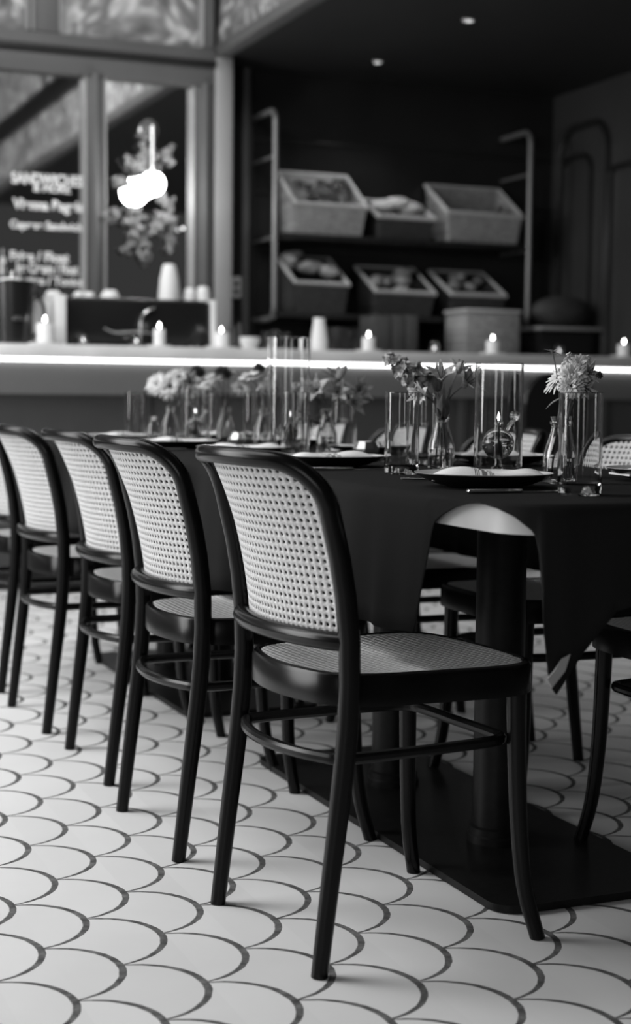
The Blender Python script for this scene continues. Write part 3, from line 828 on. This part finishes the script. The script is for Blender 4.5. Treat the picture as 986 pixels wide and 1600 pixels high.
bouquet(v, 1, [
    ('daisy', 876, 590, 0, .036, 'large pale daisy facing left in the right-hand bouquet', fc(-.9, .75, .3), K['petal'], 1),
    ('pom', 896, 590, -.02, .030, 'pale ruffled bloom at the heart of the right-hand bouquet', fc(-.1, .3), K['petal'], 0),
    ('pom', 905, 574, .0, .024, 'pale ruffled bloom above the heart of the right-hand bouquet', fc(.0, .6), K['petal'], 0),
    ('pom', 894, 603, -.03, .026, 'low pale ruffled bloom of the right-hand bouquet', fc(-.4, .0), K['petal'], 1),
    ('spike', 890, 556, .01, .020, 'pale stock spike topping the right-hand bouquet', None, K['petal'], 1),
    ('spike', 918, 560, .0, .020, 'pale stock spike on the right side of the right-hand bouquet', None, K['petal'], 1),
    ('lily', 915, 585, -.02, .028, 'pale frilled flower at right in the right-hand bouquet', fc(.6, .3), K['petalgrey'], 1),
    ('lily', 912, 605, -.02, .026, 'drooping frilled flower over the rim of the nearest highball', fc(.3, -.5), K['petalgrey'], 1),
    ('pom', 936, 586, .02, .008, 'tiny dark bud at the right tip of the right-hand bouquet', None, K['petaldark'], 0),
    ('star', 864, 552, .0, .014, 'thin leafy sprig rising left of the right-hand bouquet', None, K['leaf'], 1)])
v = vase(689, 734, 'small bottle vase holding the snapdragon, left of the near oil lamp')
bouquet(v, 1, [
    ('spike', 608, 560, 0, .044, 'grey snapdragon spike leaning left out of its vase', None, K['petalgrey'], 1),
    ('lily', 690, 596, -.01, .044, 'streaked lily-like bloom over the snapdragon vase', fc(-.1, .9, .6), K['petalgrey'], 0),
    ('lily', 722, 604, .0, .050, 'streaked lily-like bloom leaning right toward the glass cylinder', fc(.7, .6, .5), K['petalgrey'], 0),
    ('lily', 714, 584, .03, .042, 'streaked lily-like bloom at the back of the snapdragon vase', fc(.4, 1, .1), K['petalgrey'], 0),
    ('lily', 664, 618, -.02, .038, 'crumpled pale bloom low at the left of the snapdragon vase', fc(-.7, .1, .7), K['petal'], 0),
    ('blade', 692, 655, -.01, .070, 'broad green leaves standing in the mouth of the snapdragon vase', fc(0, 1, .2), K['leaf'], 0),
    ('blade', 684, 612, .01, .060, 'long pale leaf sprig standing upright over the snapdragon vase', fc(-.1, 1, .0), K['leaf'], 1)])
v = vase(510, 708, 'small bottle vase holding the dark lilies, centre of the table')
bouquet(v, 1, [
    ('star', 527, 596, 0, .075, 'spiky green sprig topping the lily vase', fc(.1, .8, .3), K['leaf'], 1),
    ('lily', 558, 612, .0, .052, 'grey lily leaning right out of the lily vase', fc(.7, .5), K['petalgrey'], 1),
    ('lily', 550, 628, -.02, .048, 'lower grey lily leaning right out of the lily vase', fc(.6, .0), K['petalgrey'], 0),
    ('lily', 498, 612, -.02, .052, 'grey lily leaning left out of the lily vase', fc(-.5, .5), K['petalgrey'], 1),
    ('lily', 528, 615, -.03, .048, 'grey lily in the middle of the lily vase', fc(.0, .4), K['petalgrey'], 0),
    ('spike', 462, 603, .0, .032, 'pale spray leaning far left out of the lily vase', None, K['petalgrey'], 0),
    ('star', 486, 655, -.03, .050, 'long leaf drooping left of the lily vase', fc(-.8, -.7, .3), K['leaf'], 0)])
v = vase(266, 694, 'small bottle vase holding the white daisies at the far end')
bouquet(v, 1, [
    ('daisy', 246, 600, 0, .040, 'leftmost white daisy at the far end of the table', fc(-.5, .6), K['petal'], 0),
    ('daisy', 266, 604, -.02, .044, 'white daisy second from the left at the far end', fc(-.1, .4), K['petal'], 1),
    ('daisy', 280, 590, .02, .038, 'white daisy above the far bottle vase', fc(.1, .8), K['petal'], 0),
    ('lily', 296, 600, .0, .046, 'grey lily right of the far white daisies', fc(.4, .5), K['petalgrey'], 1),
    ('pom', 309, 580, .02, .026, 'dark bloom standing above the far white daisies', None, K['petaldark'], 0),
    ('daisy', 318, 604, .0, .038, 'pale daisy leaning right at the far end', fc(.3, .6), K['petal'], 0),
    ('lily', 285, 618, .0, .05, 'drooping grey bloom below the far white daisies', fc(.2, -.1), K['petalgrey'], 0)])
v = vase(240, 694, 'smallest far bottle vase left of the white daisies', .75)
v = vase(352, 696, 'far bottle vase hidden behind the highball, right of the white daisies')
bouquet(v, 1, [
    ('daisy', 337, 590, 0, .034, 'flat white daisy above the far right highball', fc(.0, 1, .3), K['petal'], 0),
    ('daisy', 326, 601, -.02, .032, 'lower flat white daisy above the far right highball', fc(-.2, 1, .3), K['petal'], 0),
    ('pom', 348, 583, .02, .030, 'dark round bloom above the far right highball', None, K['petaldark'], 0),
    ('daisy', 358, 582, .04, .030, 'white daisy peeping behind the dark round bloom', fc(.3, .9, .2), K['petal'], 0),
    ('daisy', 377, 608, .0, .034, 'lone white daisy left of the tallest glass cylinder', fc(.5, .8, .6), K['petal'], 0)])
v = vase(412, 704, 'far bottle vase behind the tallest glass cylinder')
bouquet(v, 1, [
    ('daisy', 392, 588, 0, .034, 'flat white daisy touching the left side of the tallest cylinder', fc(-.2, 1, .3), K['petal'], 0),
    ('spike', 425, 590, .0, .034, 'pale spray seen through the tallest cylinder', None, K['petal'], 0),
    ('pom', 405, 575, .02, .018, 'small dark bud above the flat daisy by the tallest cylinder', None, K['petaldark'], 0)])

# plates with folded napkins and cutlery
def plate(x, y, label):
    t = empty('dinner_plate', (x, y, ZT0), 0, label, 'plate', 'dinner plates on the table')
    MB().lathe([(0, .0050), (.06, .0055), (.085, .0095), (.108, .0190), (.117, .0245), (.1195, .0255), (.1185, .0240)], 64).build('dish', K['plateglaze'], t)
    MB().lathe([(.1187, .0242), (.108, .0165), (.085, .0065), (.065, .002), (.062, 0), (0, .0), (0, .0045), (.06, .0048), (.085, .0088)], 64).build('underside', K['platedark'], t)  # underside black, unlike the pale dish
def napkin(x, y, z, rz, label, ln=.205, wd=.085):
    mb = MB(); nx, ny = 26, 12; rr = random.Random(int(y * 1000)); ph = rr.uniform(0, 6)
    for side in (0, 1):
        for i in range(nx + 1):
            for j in range(ny + 1):
                u = i / nx * 2 - 1; w_ = j / ny * 2 - 1
                ed = (1 - abs(u) ** 6) * (1 - abs(w_) ** 4)
                wv = wd / 2 * (1 + .10 * math.sin(u * 2.2 + ph))
                X = u * ln / 2; Y = w_ * wv + .006 * math.sin(u * 3 + ph)
                top = .005 + ed * (.013 + .004 * math.sin(u * 5 + ph) + .003 * math.sin(w_ * 7 + u * 3))
                mb.v.append((X, Y, top if side else 0.0015 - .0015 * ed))
    S = (nx + 1) * (ny + 1)
    for side in (0, 1):
        for i in range(nx):
            for j in range(ny):
                a = side * S + i * (ny + 1) + j; q = (a, a + 1, a + ny + 2, a + ny + 1)
                mb.f.append(q if side == 0 else q[::-1])
    for i in range(nx):
        for j in (0, ny): a = i * (ny + 1) + j; mb.f.append((a, a + ny + 1, a + ny + 1 + S, a + S))
    for j in range(ny):
        for i in (0, nx): a = i * (ny + 1) + j; mb.f.append((a, a + 1, a + 1 + S, a + S))
    o = mb.build('napkin', K['napkin'], angle=60); o.location = (x, y, z); o.rotation_euler = (0, 0, rz)
    tag(o, label, 'napkin', 'striped napkins on the plates')
def knife(x, y, rz, label):
    t = empty('table_knife', (x, y, ZT0), rz, label, 'knife', 'table knives')
    MB().box(-.10, .0, -.0055, .0055, .0005, .007, .0025).build('handle', K['silver'], t)
    v = [(0, -.005), (.03, -.008), (.08, -.0085), (.105, -.003), (.11, .002), (.10, .005), (0, .005)]
    MB().prism(v, .001, .0028).build('blade', K['silver'], t)
def fork(x, y, rz, label):
    t = empty('table_fork', (x, y, ZT0), rz, label, 'fork', 'table forks')
    MB().tube([(-.10, 0, .005), (-.05, 0, .003), (0, 0, .003), (.04, 0, .008)], [.006, .0045, .0025, .003], 8, flat=.4).build('handle', K['silver'], t)
    b_ = MB().box(.04, .056, -.011, .011, .007, .009, .0008); b_.build('fork_head', K['silver'], t)
    for k in range(4):
        q = -.0095 + k * .00633
        MB().tube([(.054, q, .008), (.075, q, .006), (.096, q, .0085)], [.0014, .0013, .0007], 6).build('tine', K['silver'], t)
for k, (x, y, who) in enumerate(((1.29, 2.345, 'before the nearest chair'), (1.335, 3.12, 'before the second chair of the left row'), (1.34, 3.70, 'before the third chair of the left row'),
                              (1.34, 4.27, 'before the fourth chair of the left row'), (1.34, 4.87, 'before the last chair of the left row'),
                              (1.735, 2.43, 'at the right edge of the photo'), (1.75, 3.12, 'behind the near oil lamp'), (1.72, 3.74, 'behind the near left highball'),
                              (1.73, 4.38, 'behind the faceted votive'), (1.72, 5.0, 'at the far end beyond the daisies'))):
    plate(x, y, 'black-backed pale dinner plate ' + who)
    rz = (0, .1, -.05, .08, .2)[k] if k < 5 else math.pi + (.1, -.08, .05, 0, .1)[k - 5]
    rz = YAW * -0 + rz + (R(-20) if k == 0 else R(-14) if k == 1 else R(rnd.uniform(-15, 0)))
    napkin(x + (.01 if k < 5 else 0), y, ZT0 + .0100, rz, 'folded white striped napkin on the plate ' + who)
    sd = -1 if k < 5 else 1
    if k in (0, 1, 2, 3, 6, 7):
        knife(x - (.02 if k < 5 else -.02), y + sd * .165, 0 if k < 5 else math.pi, 'steel table knife beside the plate ' + who)
        fork(x + (.04 if k < 5 else -.04), y - sd * .20, 0 if k < 5 else math.pi, 'steel table fork beside the plate ' + who)

def votive(px, py, label, r=.033, h=.045):
    p = on_z(px, py, ZT0)
    t = empty('votive_holder', (p.x, p.y, ZT0), 0, label, 'votive', 'faceted votive holders on the table')
    mb = MB(); mb.lathe([(0, 0), (r * .6, 0), (r * .98, h * .4), (r * 1.0, h * .6), (r * .72, h), (r * .64, h), (r * .88, h * .58), (r * .85, h * .4), (r * .5, .006), (0, .005)], 9)
    mb.build('faceted_cup', K['glassy'] if 'glassy' in K else K['glass'], t, smooth=False)
    MB().lathe([(0, .006), (r * .46, .006), (r * .46, .017), (0, .016)], 16).build('tea_light', K['wax'], t)
    flame(t, 0, 0, .017, .5)
K['glassy'] = mat('silvered_cut_glass', .4, .3, metal=1)
votive(572, 718, 'silvered faceted votive between the lily vase and the near left highball')
votive(374, 700, 'silvered faceted votive left of the tallest glass cylinder')

# ================================================================== THINGS ON THE BAR
ZB = 1.137
def bx(px, y): return on_y(px, 545, y).x
def pillar(px, top_py, wpx, y, label, dish=True, fs=1.2):
    p = on_y(px, top_py, y); r = wpx / 2 / F_PX * (p.x * SH + y * CH)
    t = empty('pillar_candle', (p.x, y, ZB), 0, label, 'candle', 'lit candles along the bar')
    h = p.z - ZB
    MB().lathe([(0, .006), (r, .006), (r, h - .006), (r * .9, h), (r * .5, h - .004), (0, h - .006)], 20).build('wax', K['wax'], t)
    MB().tube([(0, 0, h - .008), (0, 0, h + .010)], .0012, 6).build('wick', K['dark'], t)
    flame(t, 0, 0, h + .004, fs)
    MB().lathe([(0, 0), (r * 1.9, 0), (r * 2.1, .01), (r * 1.9, .008), (0, .0055)], 24).build('saucer', K['white'], t)
CY = 7.12
pillar(70, 505, 26, 7.10, 'lit white candle in front of the espresso machine, leftmost on the bar', fs=1.5)
pillar(249, 514, 18, 7.10, 'lit white candle before the dark side of the espresso machine', fs=1.3)
pillar(346, 520, 24, 7.12, 'lit candle just right of the espresso machine')
pillar(576, 527, 20, 7.12, 'lit candle on the bar below the two middle baskets')
pillar(770, 532, 20, 7.12, 'lit candle on the bar in front of the willow hamper')
pillar(975, 538, 20, 7.12, 'lit candle at the right end of the bar')
def bar_votive(px, top, label):
    p = on_y(px, top, 7.12)
    t = empty('bar_votive', (p.x, 7.12, ZB), 0, label, 'votive', 'small round votives along the bar'); h = max(.035, p.z - ZB); r = .026
    MB().lathe([(0, 0), (r * .7, 0), (r, h * .5), (r * .75, h), (r * .68, h), (r * .9, h * .5), (r * .6, .005), (0, .004)], 20).build('cup', K['glass'], t)
    MB().lathe([(0, .005), (.014, .005), (.014, .02), (0, .02)], 16).build('tea_light', K['wax'], t); flame(t, 0, 0, .018, 1.1)
for px, tp, lb in ((130, 524, 'round glass votive at the left foot of the espresso machine'), (213, 524, 'round glass votive at the middle foot of the espresso machine'),
                   (679, 534, 'round glass votive on the bar between two pillar candles'), (874, 540, 'round glass votive on the bar above the right-hand bouquet')):
    bar_votive(px, tp, lb)
def espresso():
    y0 = 7.22; xl, xr = bx(82, y0), bx(336, y0); zt = on_y(210, 470, y0).z - ZB
    t = empty('espresso_machine', ((xl + xr) / 2, y0, ZB), 0, 'boxy espresso machine with black back and white side panels on the bar', 'coffee machine')
    hw = (xr - xl) / 2
    MB().box(-hw + .05, hw - .02, 0, .25, .02, zt, .006).build('body', K['dark'], t)
    MB().box(-hw, -hw + .055, -.05, .26, 0, zt + .015, .006).build('side_panel', K['white'], t)
    MB().box(hw - .025, hw, -.02, .26, 0, zt + .015, .006).build('side_panel', K['white'], t)
    MB().box(-hw - .07, -hw - .002, .0, .24, 0, zt - .01, .012).build('water_tank', K['white'], t)
    MB().box(-hw + .05, hw - .025, .01, .25, zt + .0005, zt + .012, .003).build('cup_tray', K['steel'], t)
    MB().tube(spline([(.02, -.02, .03), (.02, -.025, .12), (.045, -.02, .17), (.09, -.01, .19)], 5), .007, 8).build('steam_pipe', K['steel'], t)
    MB().tube(spline([(-.16, -.02, .09), (-.10, -.02, .07), (0, -.02, .075), (.08, -.02, .07)], 5), .006, 8).build('badge_rail', K['steel'], t)
    for sx in (-1, 1):
        for yy in (.04, .21): MB().lathe([(0, 0), (.018, 0), (.015, .022), (0, .022)], 12, sx * (hw - .08), yy).build('foot', K['steel'], t)
    return ZB + zt + .012, y0
ze, ye = espresso()
def cup_shape(px0, px1, py0, label, inverted=True, name='cup', grp='cups on the espresso machine', taper=.72):
    yy = ye + .12; p = on_y((px0 + px1) / 2, py0, yy); dep = p.x * SH + yy * CH
    r = (px1 - px0) / 2 / F_PX * dep; h = max(.03, p.z - ze)
    o = MB().lathe([(0, 0), (r, 0), (r * 1.0, .005), (r * (1 + taper) / 2 * 1.04, h * .6), (r * taper, h * .93), (r * taper * .8, h), (0, h)], 24).build(name, K['white'])
    o.location = (p.x, yy, ze); tag(o, label, 'cup', grp)
cup_shape(247, 282, 413, 'tall tapering stack of white paper cups on the espresso machine', name='paper_cup_stack', taper=.62)
cup_shape(286, 308, 450, 'upturned white cup right of the tall cup stack', taper=.7)
cup_shape(306, 329, 448, 'rightmost upturned white cup on the espresso machine', taper=.75)
cup_shape(156, 188, 453, 'upturned white cup alone left of the tall cup stack', taper=.6)
cup_shape(114, 134, 455, 'upturned white cup second from the left on the espresso machine', taper=.7)
cup_shape(130, 149, 456, 'upturned white cup third from the left on the espresso machine', taper=.7)
cup_shape(70, 96, 454, 'leftmost upturned white cup, over the white side panel', taper=.7)

def pitcher():
    p = on_y(20, 440, 7.2); t = empty('black_canister', (p.x, 7.2, ZB), 0, 'tall black canister with silver knob at the left edge of the bar', 'canister')
    h = p.z - ZB
    MB().lathe([(0, 0), (.085, 0), (.088, .02), (.10, h * .8), (.102, h), (0, h)], 28).build('body', K['dark'], t)
    MB().lathe([(0, h), (.09, h), (.07, h + .012), (.012, h + .016), (.01, h + .03), (.016, h + .04), (0, h + .05)], 24).build('lid', K['steel'], t)
    MB().tube(spline([(.09, -.03, .04), (.13, -.05, .08), (.13, -.05, .18), (.10, -.03, h * .85)], 5), .009, 8).build('handle', K['dark'], t)
    MB().box(-.02, .03, -.103, -.094, h * .38, h * .44, .002).build('badge', K['steel'], t)
pitcher()
def lathe_on_bar(name, px, top, wpx, prof_, m, label, cat, y=7.2, grp=None):
    p = on_y(px, top, y); dep = p.x * SH + y * CH; r = wpx / 2 / F_PX * dep; h = p.z - ZB
    o = MB().lathe([(a * r, b_ * h) for a, b_ in prof_], 28).build(name, m); o.location = (p.x, y, ZB); tag(o, label, cat, grp); return o
lathe_on_bar('ceramic_bottle', 499, 497, 27, [(0, 0), (.9, 0), (1, .1), (1, .3), (.85, .6), (.66, .9), (.68, 1), (0, 1)], K['white'], 'white tapering ceramic bottle left of a lit candle on the bar', 'bottle')
lathe_on_bar('ceramic_crock', 537, 513, 50, [(0, 0), (.7, 0), (.95, .3), (1, .75), (.98, .77), (1, .8), (1, .98), (.9, 1), (0, .97)], K['dark'], 'dark round crock beside the white ceramic bottle', 'crock', 7.35)
lathe_on_bar('small_dish', 390, 527, 32, [(0, 0), (.6, 0), (1, .7), (1, 1), (.9, .85), (0, .7)], K['white'], 'small white dish on the bar beside the post', 'dish', 7.25)
for k, (px, tp, w_, lb) in enumerate(((415, 519, 12, 'small shiny glass left of the cylinder top on the bar'), (431, 516, 13, 'middle shiny glass on the bar behind the tallest cylinder'), (448, 520, 12, 'right shiny glass on the bar behind the tallest cylinder'))):
    lathe_on_bar('cordial_glass', px, tp, w_, [(0, 0), (.8, 0), (1, 1), (.92, 1), (.7, .1), (0, .1)], K['glass'], lb, 'glass', 7.3, 'cordial glasses on the bar')
    pass
for k, (px, py) in enumerate(((362, 506), (373, 505))):
    lathe_on_bar('glass_jar', px, py, 9, [(0, 0), (1, 0), (1, .8), (.7, .9), (.7, 1), (0, 1)], K['glass'], ('left' if k == 0 else 'right') + ' of two small glass jars on the bar by the outlet', 'jar', 7.45, 'glass jars by the outlet')
# wall outlet on the post side
p = on_y(368, 449, YS - .001); t = empty('power_outlet', (p.x, YS, p.z), 0, 'pale power outlet plate on the wall beside the tube rack', 'outlet')
MB().box(-.04, .04, -.012, 0, -.06, .06, .004).build('plate', K['white'], t)
for zz in (-.025, .02): MB().box(-.012, .014, -.015, -.012, zz - .012, zz + .012, .001).build('socket', K['dark'], t)

# ================================================================== GLOBE SCONCE
def sconce():
    y = YW - .085
    p = on_y(239, 287, y); t = empty('globe_sconce', (p.x, y, p.z), 0, 'glowing round globe lamp on a rod before the narrow mirror', 'lamp')
    r = .064
    MB().ball((0, 0, 0), r, 28, 18).build('globe', K['globe'], t)
    zt = on_y(236, 196, y).z - p.z
    MB().tube([(0, .0, r * .9), (0, .0, zt)], .011, 10).build('rod', K['steel'], t)
    MB().lathe([(0, r * .8), (.035, r * .85), (.03, r * 1.3), (0, r * 1.35)], 18).build('globe_collar', K['steel'], t)
    MB().tube([(0, 0, zt - .01), (0, .075, zt - .01)], .010, 10).build('arm', K['steel'], t)
    q = MB().lathe([(0, 0), (.055, 0), (.05, .012), (0, .014)], 24); q.xf(Matrix.Translation((0, .077, zt - .01)) @ Matrix.Rotation(R(90), 4, 'X')); q.build('wall_plate', K['steel'], t)
sconce()
l = bpy.data.lights.new('globe_bulb', 'POINT'); l.energy = 6; l.shadow_soft_size = .08
o = bpy.data.objects.new('globe_bulb', l); col.objects.link(o); pp = on_y(238, 288, YW - .10); o.location = (pp.x, pp.y - .16, pp.z)
# dried flower spray on the mirror around the lamp
def dried(cx, cy, n, label, seed):
    rr = random.Random(seed); p = on_y(cx, cy, YW - .03)
    t = empty('dried_flower_spray', (p.x, YW - .012, p.z), 0, label, 'dried flowers')
    for k in range(n):
        an = rr.uniform(0, 6.28); ln = rr.uniform(.15, .36)
        e = Vector((math.cos(an) * ln * .7, -rr.uniform(.01, .04), math.sin(an) * ln - .04)); mid = e * .8 + Vector((rr.uniform(-.03, .03), -.01, rr.uniform(-.03, .03)))
        pth = spline([e * .6, mid, e], 4); mb = MB(); mb.tube(pth, .0025, 5)
        for q in range(9):
            c = pth[rr.randrange(len(pth) // 2, len(pth))] + Vector((rr.uniform(-.03, .03), rr.uniform(-.015, .01), rr.uniform(-.03, .03)))
            dr = Vector((rr.uniform(-1, 1), rr.uniform(-1, .2), rr.uniform(-1, 1)))
            for z in range(3): petal(mb, c, dr + Vector((rr.uniform(-.7, .7), 0, rr.uniform(-.7, .7))), (0, -1, 0), rr.uniform(.02, .045), .02, .4, .4, 3)
        solid(mb.build('sprig', K['dried'], t), .001)
dried(228, 300, 22, 'pale dried flower spray around the globe lamp', 3)
# reflected glint in the mirror, modelled as an added glowing bead
p = on_y(286, 357, YW - .05)
t = empty('mirror_glint', (p.x, YW - .05, p.z), 0, 'tiny glowing bead for a reflected glint low on the right of the narrow mirror', 'lamp')
MB().ball((0, 0, 0), .009, 12, 8).build('orb', K['spot'], t); MB().tube([(0, .008, 0), (0, .045, 0)], .005, 8).build('stem', K['steel'], t)

# ================================================================== TUBE RACK AND BASKETS
ZU = on_y(430, 362, 7.98).z; ZL = on_y(430, 487, 7.98).z
def rack():
    yF = 7.98
    xl = on_y(430, 300, yF).x; xr = on_y(828, 300, yF).x
    t = empty('tube_shelf_rack', ((xl + xr) / 2, YS, 0), 0, 'wall rack of bent grey tubes with two dark shelves', 'shelf rack')
    hx = (xr - xl) / 2; zt = on_y(430, 170, yF).z; zb = on_y(430, 498, yF).z; d = yF - YS
    for sx in (-1, 1):
        r = .07; pts = [(sx * hx, -.001, zt)]
        pts += [(sx * hx, d + r - r * math.sin(a), zt - r + r * math.cos(a)) for a in [math.pi / 2 * k / 6 for k in range(7)]]
        pts += [(sx * hx, d + r - r * math.cos(a), zb + r - r * math.sin(a)) for a in [math.pi / 2 * k / 6 for k in range(7)]]
        pts += [(sx * hx, -.001, zb)]
        MB().tube(pts, .016, 12).build('side_tube', K['tubing'], t)
        for z in (zt - .25, ZU - .03, ZL - .03): MB().tube([(sx * hx, d, z), (sx * hx, -.001, z)], .009, 8).build('cross_tube', K['tubing'], t)
    for z in (ZU, ZL): MB().box(-hx + .01, hx - .01, d + .0, -.001, z - .03, z, .004).build('shelf_board', K['darkpaint'], t)
rack()
def basket(px0, px1, rim_front, rim_back, z0, label, m=K['basket'], y0=8.0, dep=.29, fill=None, open_=True):
    """slant-rimmed willow basket; px0..px1 is the front face, rim heights read at the front and back"""
    a = on_y(px0, rim_front, y0); b_ = on_y(px1, rim_front, y0); cx = (a.x + b_.x) / 2; hw = (b_.x - a.x) / 2
    hf = a.z - z0; hb = on_y(px0 - 26, rim_back, y0 + dep).z - z0
    t = empty('willow_basket', (cx, y0, z0 + .001), 0, label, 'basket', 'willow baskets on the rack'); th = .012; tp = .9
    o = [(-hw * tp, .02, 0), (hw * tp, .02, 0), (hw * tp, dep - .015, 0), (-hw * tp, dep - .015, 0), (-hw, 0, hf), (hw, 0, hf), (hw, dep, hb), (-hw, dep, hb)]
    def inn(p): return (p[0] * (1 - th / hw), p[1] + (th if p[1] < dep / 2 else -th), p[2] + (th if p[2] == 0 else 0))
    v = o + [inn(p) for p in o]
    f = [(3, 2, 1, 0), (0, 1, 5, 4), (1, 2, 6, 5), (2, 3, 7, 6), (3, 0, 4, 7), (8, 9, 10, 11), (9, 8, 12, 13), (10, 9, 13, 14), (11, 10, 14, 15), (8, 11, 15, 12),
         (4, 5, 13, 12), (5, 6, 14, 13), (6, 7, 15, 14), (7, 4, 12, 15)]
    MB().add(v, f).build('woven_body', m, t, smooth=False)
    MB().tube([o[4], o[5], o[6], o[7]], .014, 10, closed=True).build('rim', K['basketrim'] if m is K['basket'] else K['basketrim'], t)
    return cx, y0, hw, hf, hb, dep
UP = [(462, 573, 318, 270, 'willow basket full of shiny wrapped goods, upper left of the rack', 'foil'),
      (592, 680, 338, 314, 'middle upper willow basket heaped with pale bread', 'loaf'),
      (700, 816, 332, 291, 'willow basket standing nearly empty at the upper right of the rack', 'few')]
LO = [(462, 545, 442, 402, 'willow basket piled with rolls, lower left of the rack', 'rolls'),
      (588, 680, 456, 418, 'willow basket in the middle of the lower shelf', 'mixed'),
      (706, 790, 460, 425, 'willow basket at the right of the lower shelf', 'flat')]
def heap(kind, b_, z0, where):
    cx, y0, hw, hf, hb, dep = b_; rr = random.Random(int(cx * 1000) + int(z0 * 100))
    def surf(q): return z0 + hf + (hb - hf) * q
    n = {'foil': 14, 'loaf': 3, 'few': 3, 'rolls': 7, 'mixed': 6, 'flat': 5}[kind]
    for k in range(n):
        q = rr.uniform(.15, .85); x = cx + rr.uniform(-.75, .75) * hw; y = y0 + q * dep
        if kind == 'foil':
            o = MB().ball((0, 0, 0), rr.uniform(.022, .034), 7, 5, (1.2, 1, .8)).build('wrapped_sweet', K['foil']); z = surf(q) - .01 + rr.uniform(-.01, .03)
            tag(o, 'shiny wrapped sweet in the upper left basket', 'sweet', 'wrapped sweets in the upper left basket')
        elif kind == 'few':
            x = cx + hw * (.55 + .15 * k); o = MB().ball((0, 0, 0), .022, 9, 6).build('wrapped_sweet', K['foil'], smooth=False); z = surf(q) - .02
            tag(o, 'shiny wrapped sweet in the nearly empty upper right basket', 'sweet', 'wrapped sweets in the upper right basket')
        elif kind == 'loaf':
            x = cx + (-.45 + .45 * k) * hw; o = MB().ball((0, 0, 0), .075, 16, 10, (1.25, 1.0, .62)).build('bread_loaf', K['basketrim']); y = y0 + .14; z = surf(.5) + (.01, .028, .005)[k]
            tag(o, ('left', 'highest middle', 'right')[k] + ' pale loaf in the middle upper basket', 'bread', 'loaves in the middle upper basket')
        else:
            s = rr.uniform(.035, .055)
            o = MB().ball((0, 0, 0), s, 12, 8, (1.3, .9, .75)).build('bread_roll', K['bread']); z = surf(q) + (rr.uniform(.0, .05) if kind == 'rolls' else rr.uniform(-.015, .012))
            tag(o, 'crusty bread roll in the ' + where, 'bread roll', 'bread rolls in the ' + where); o.rotation_euler = (rr.uniform(-.3, .3), rr.uniform(-.3, .3), rr.uniform(0, 3))
        o.location = (x, y, z)
for (a, b_, rf, rb, lb, kind) in UP:
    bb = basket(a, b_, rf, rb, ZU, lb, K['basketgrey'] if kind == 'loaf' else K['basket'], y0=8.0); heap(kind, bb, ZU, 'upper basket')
for (a, b_, rf, rb, lb, kind) in LO:
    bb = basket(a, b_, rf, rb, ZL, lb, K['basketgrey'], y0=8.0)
    heap(kind, bb, ZL, {'rolls': 'lower left basket', 'mixed': 'lower middle basket', 'flat': 'lower right basket'}[kind])
# back counter carrying the hamper and cartons
struct_x0 = pR + .02
t = empty('back_counter', (3.9, YS, 0), 0, 'low dark counter under the tube rack behind the bar', 'counter')
MB().box(struct_x0 - 3.9, XR - 3.9 - .01, -.62, -.001, 0, 1.02, .006).build('cabinet', K['darkpaint'], t)
MB().box(struct_x0 - 3.9, XR - 3.9 - .01, -.65, -.001, 1.0205, 1.05, .006).build('worktop', K['darkpaint'], t)
a = on_y(729, 482, 7.70); b_ = on_y(814, 482, 7.70)
t = empty('willow_hamper', ((a.x + b_.x) / 2, 7.83, 1.0505), 0, 'square willow hamper on the back counter behind a candle', 'hamper'); hw = (b_.x - a.x) / 2; h = a.z - 1.05
MB().box(-hw, hw, -.13, .13, 0, h - .02, .012).build('woven_body', K['basket'], t)
MB().box(-hw - .008, hw + .008, -.138, .138, h - .02, h, .008).build('lid', K['basketrim'], t)
for k, (p0, p1, tp, lb) in enumerate(((585, 613, 492, 'left of three kraft cartons on the back counter'), (614, 634, 492, 'middle kraft carton on the back counter'), (635, 655, 492, 'right of three kraft cartons on the back counter'))):
    a = on_y(p0, tp, 7.75); b_ = on_y(p1, tp, 7.75)
    o = MB().box(0, b_.x - a.x - .006, 0, .2, 0, a.z - 1.052, .003).build('kraft_carton', K['card']); o.location = (a.x, 7.75, 1.051); tag(o, lb, 'carton', 'cartons on the back counter')
# tray and sack at the right end
a = on_x(905, 512, XR - .35); 
t = empty('serving_tray', (XR - .36, 7.62, 1.0505), 0, 'pale tray resting on a dark box at the right end of the back counter', 'tray')
zt = on_y(950, 512, 7.62).z - 1.05
MB().box(-.08, .34, .06, .32, zt - .02, zt, .006).build('tray_top', K['postpaint'], t)
MB().box(-.07, .30, .08, .30, 0, zt - .021, .006).build('dark_box', K['dark'], t)
o = MB().ball((0, 0, 0), .17, 16, 10, (1.15, .6, .55)).build('paper_sack', K['basketgrey']); o.location = (XR - .235, 7.80, 1.05 + zt + .0935)
tag(o, 'dark slumped sack lying on the pale tray at the right', 'sack')
# downlights in the soffit
for (px, py, lb) in ((733, 32, 'near small downlight in the dark lowered ceiling'), (590, 97, 'far small downlight in the dark lowered ceiling')):
    p = on_z(px, py, ZC)
    t = empty('ceiling_downlight', (p.x, p.y, ZC), 0, lb, 'downlight', 'downlights in the lowered ceiling')
    MB().lathe([(.022, -.004), (.040, -.004), (.042, -.0005), (.022, -.0005)], 24).build('trim_ring', K['steel'], t)
    MB().lathe([(0, -.003), (.02, -.003), (.02, -.001), (0, -.001)], 20).build('lens', K['spot'], t)
    l = bpy.data.lights.new('downlight_beam', 'SPOT'); l.energy = 14; l.spot_size = R(110); l.spot_blend = .8; l.shadow_soft_size = .02
    o = bpy.data.objects.new('downlight_beam', l); col.objects.link(o); o.location = (p.x, p.y, ZC - .02)
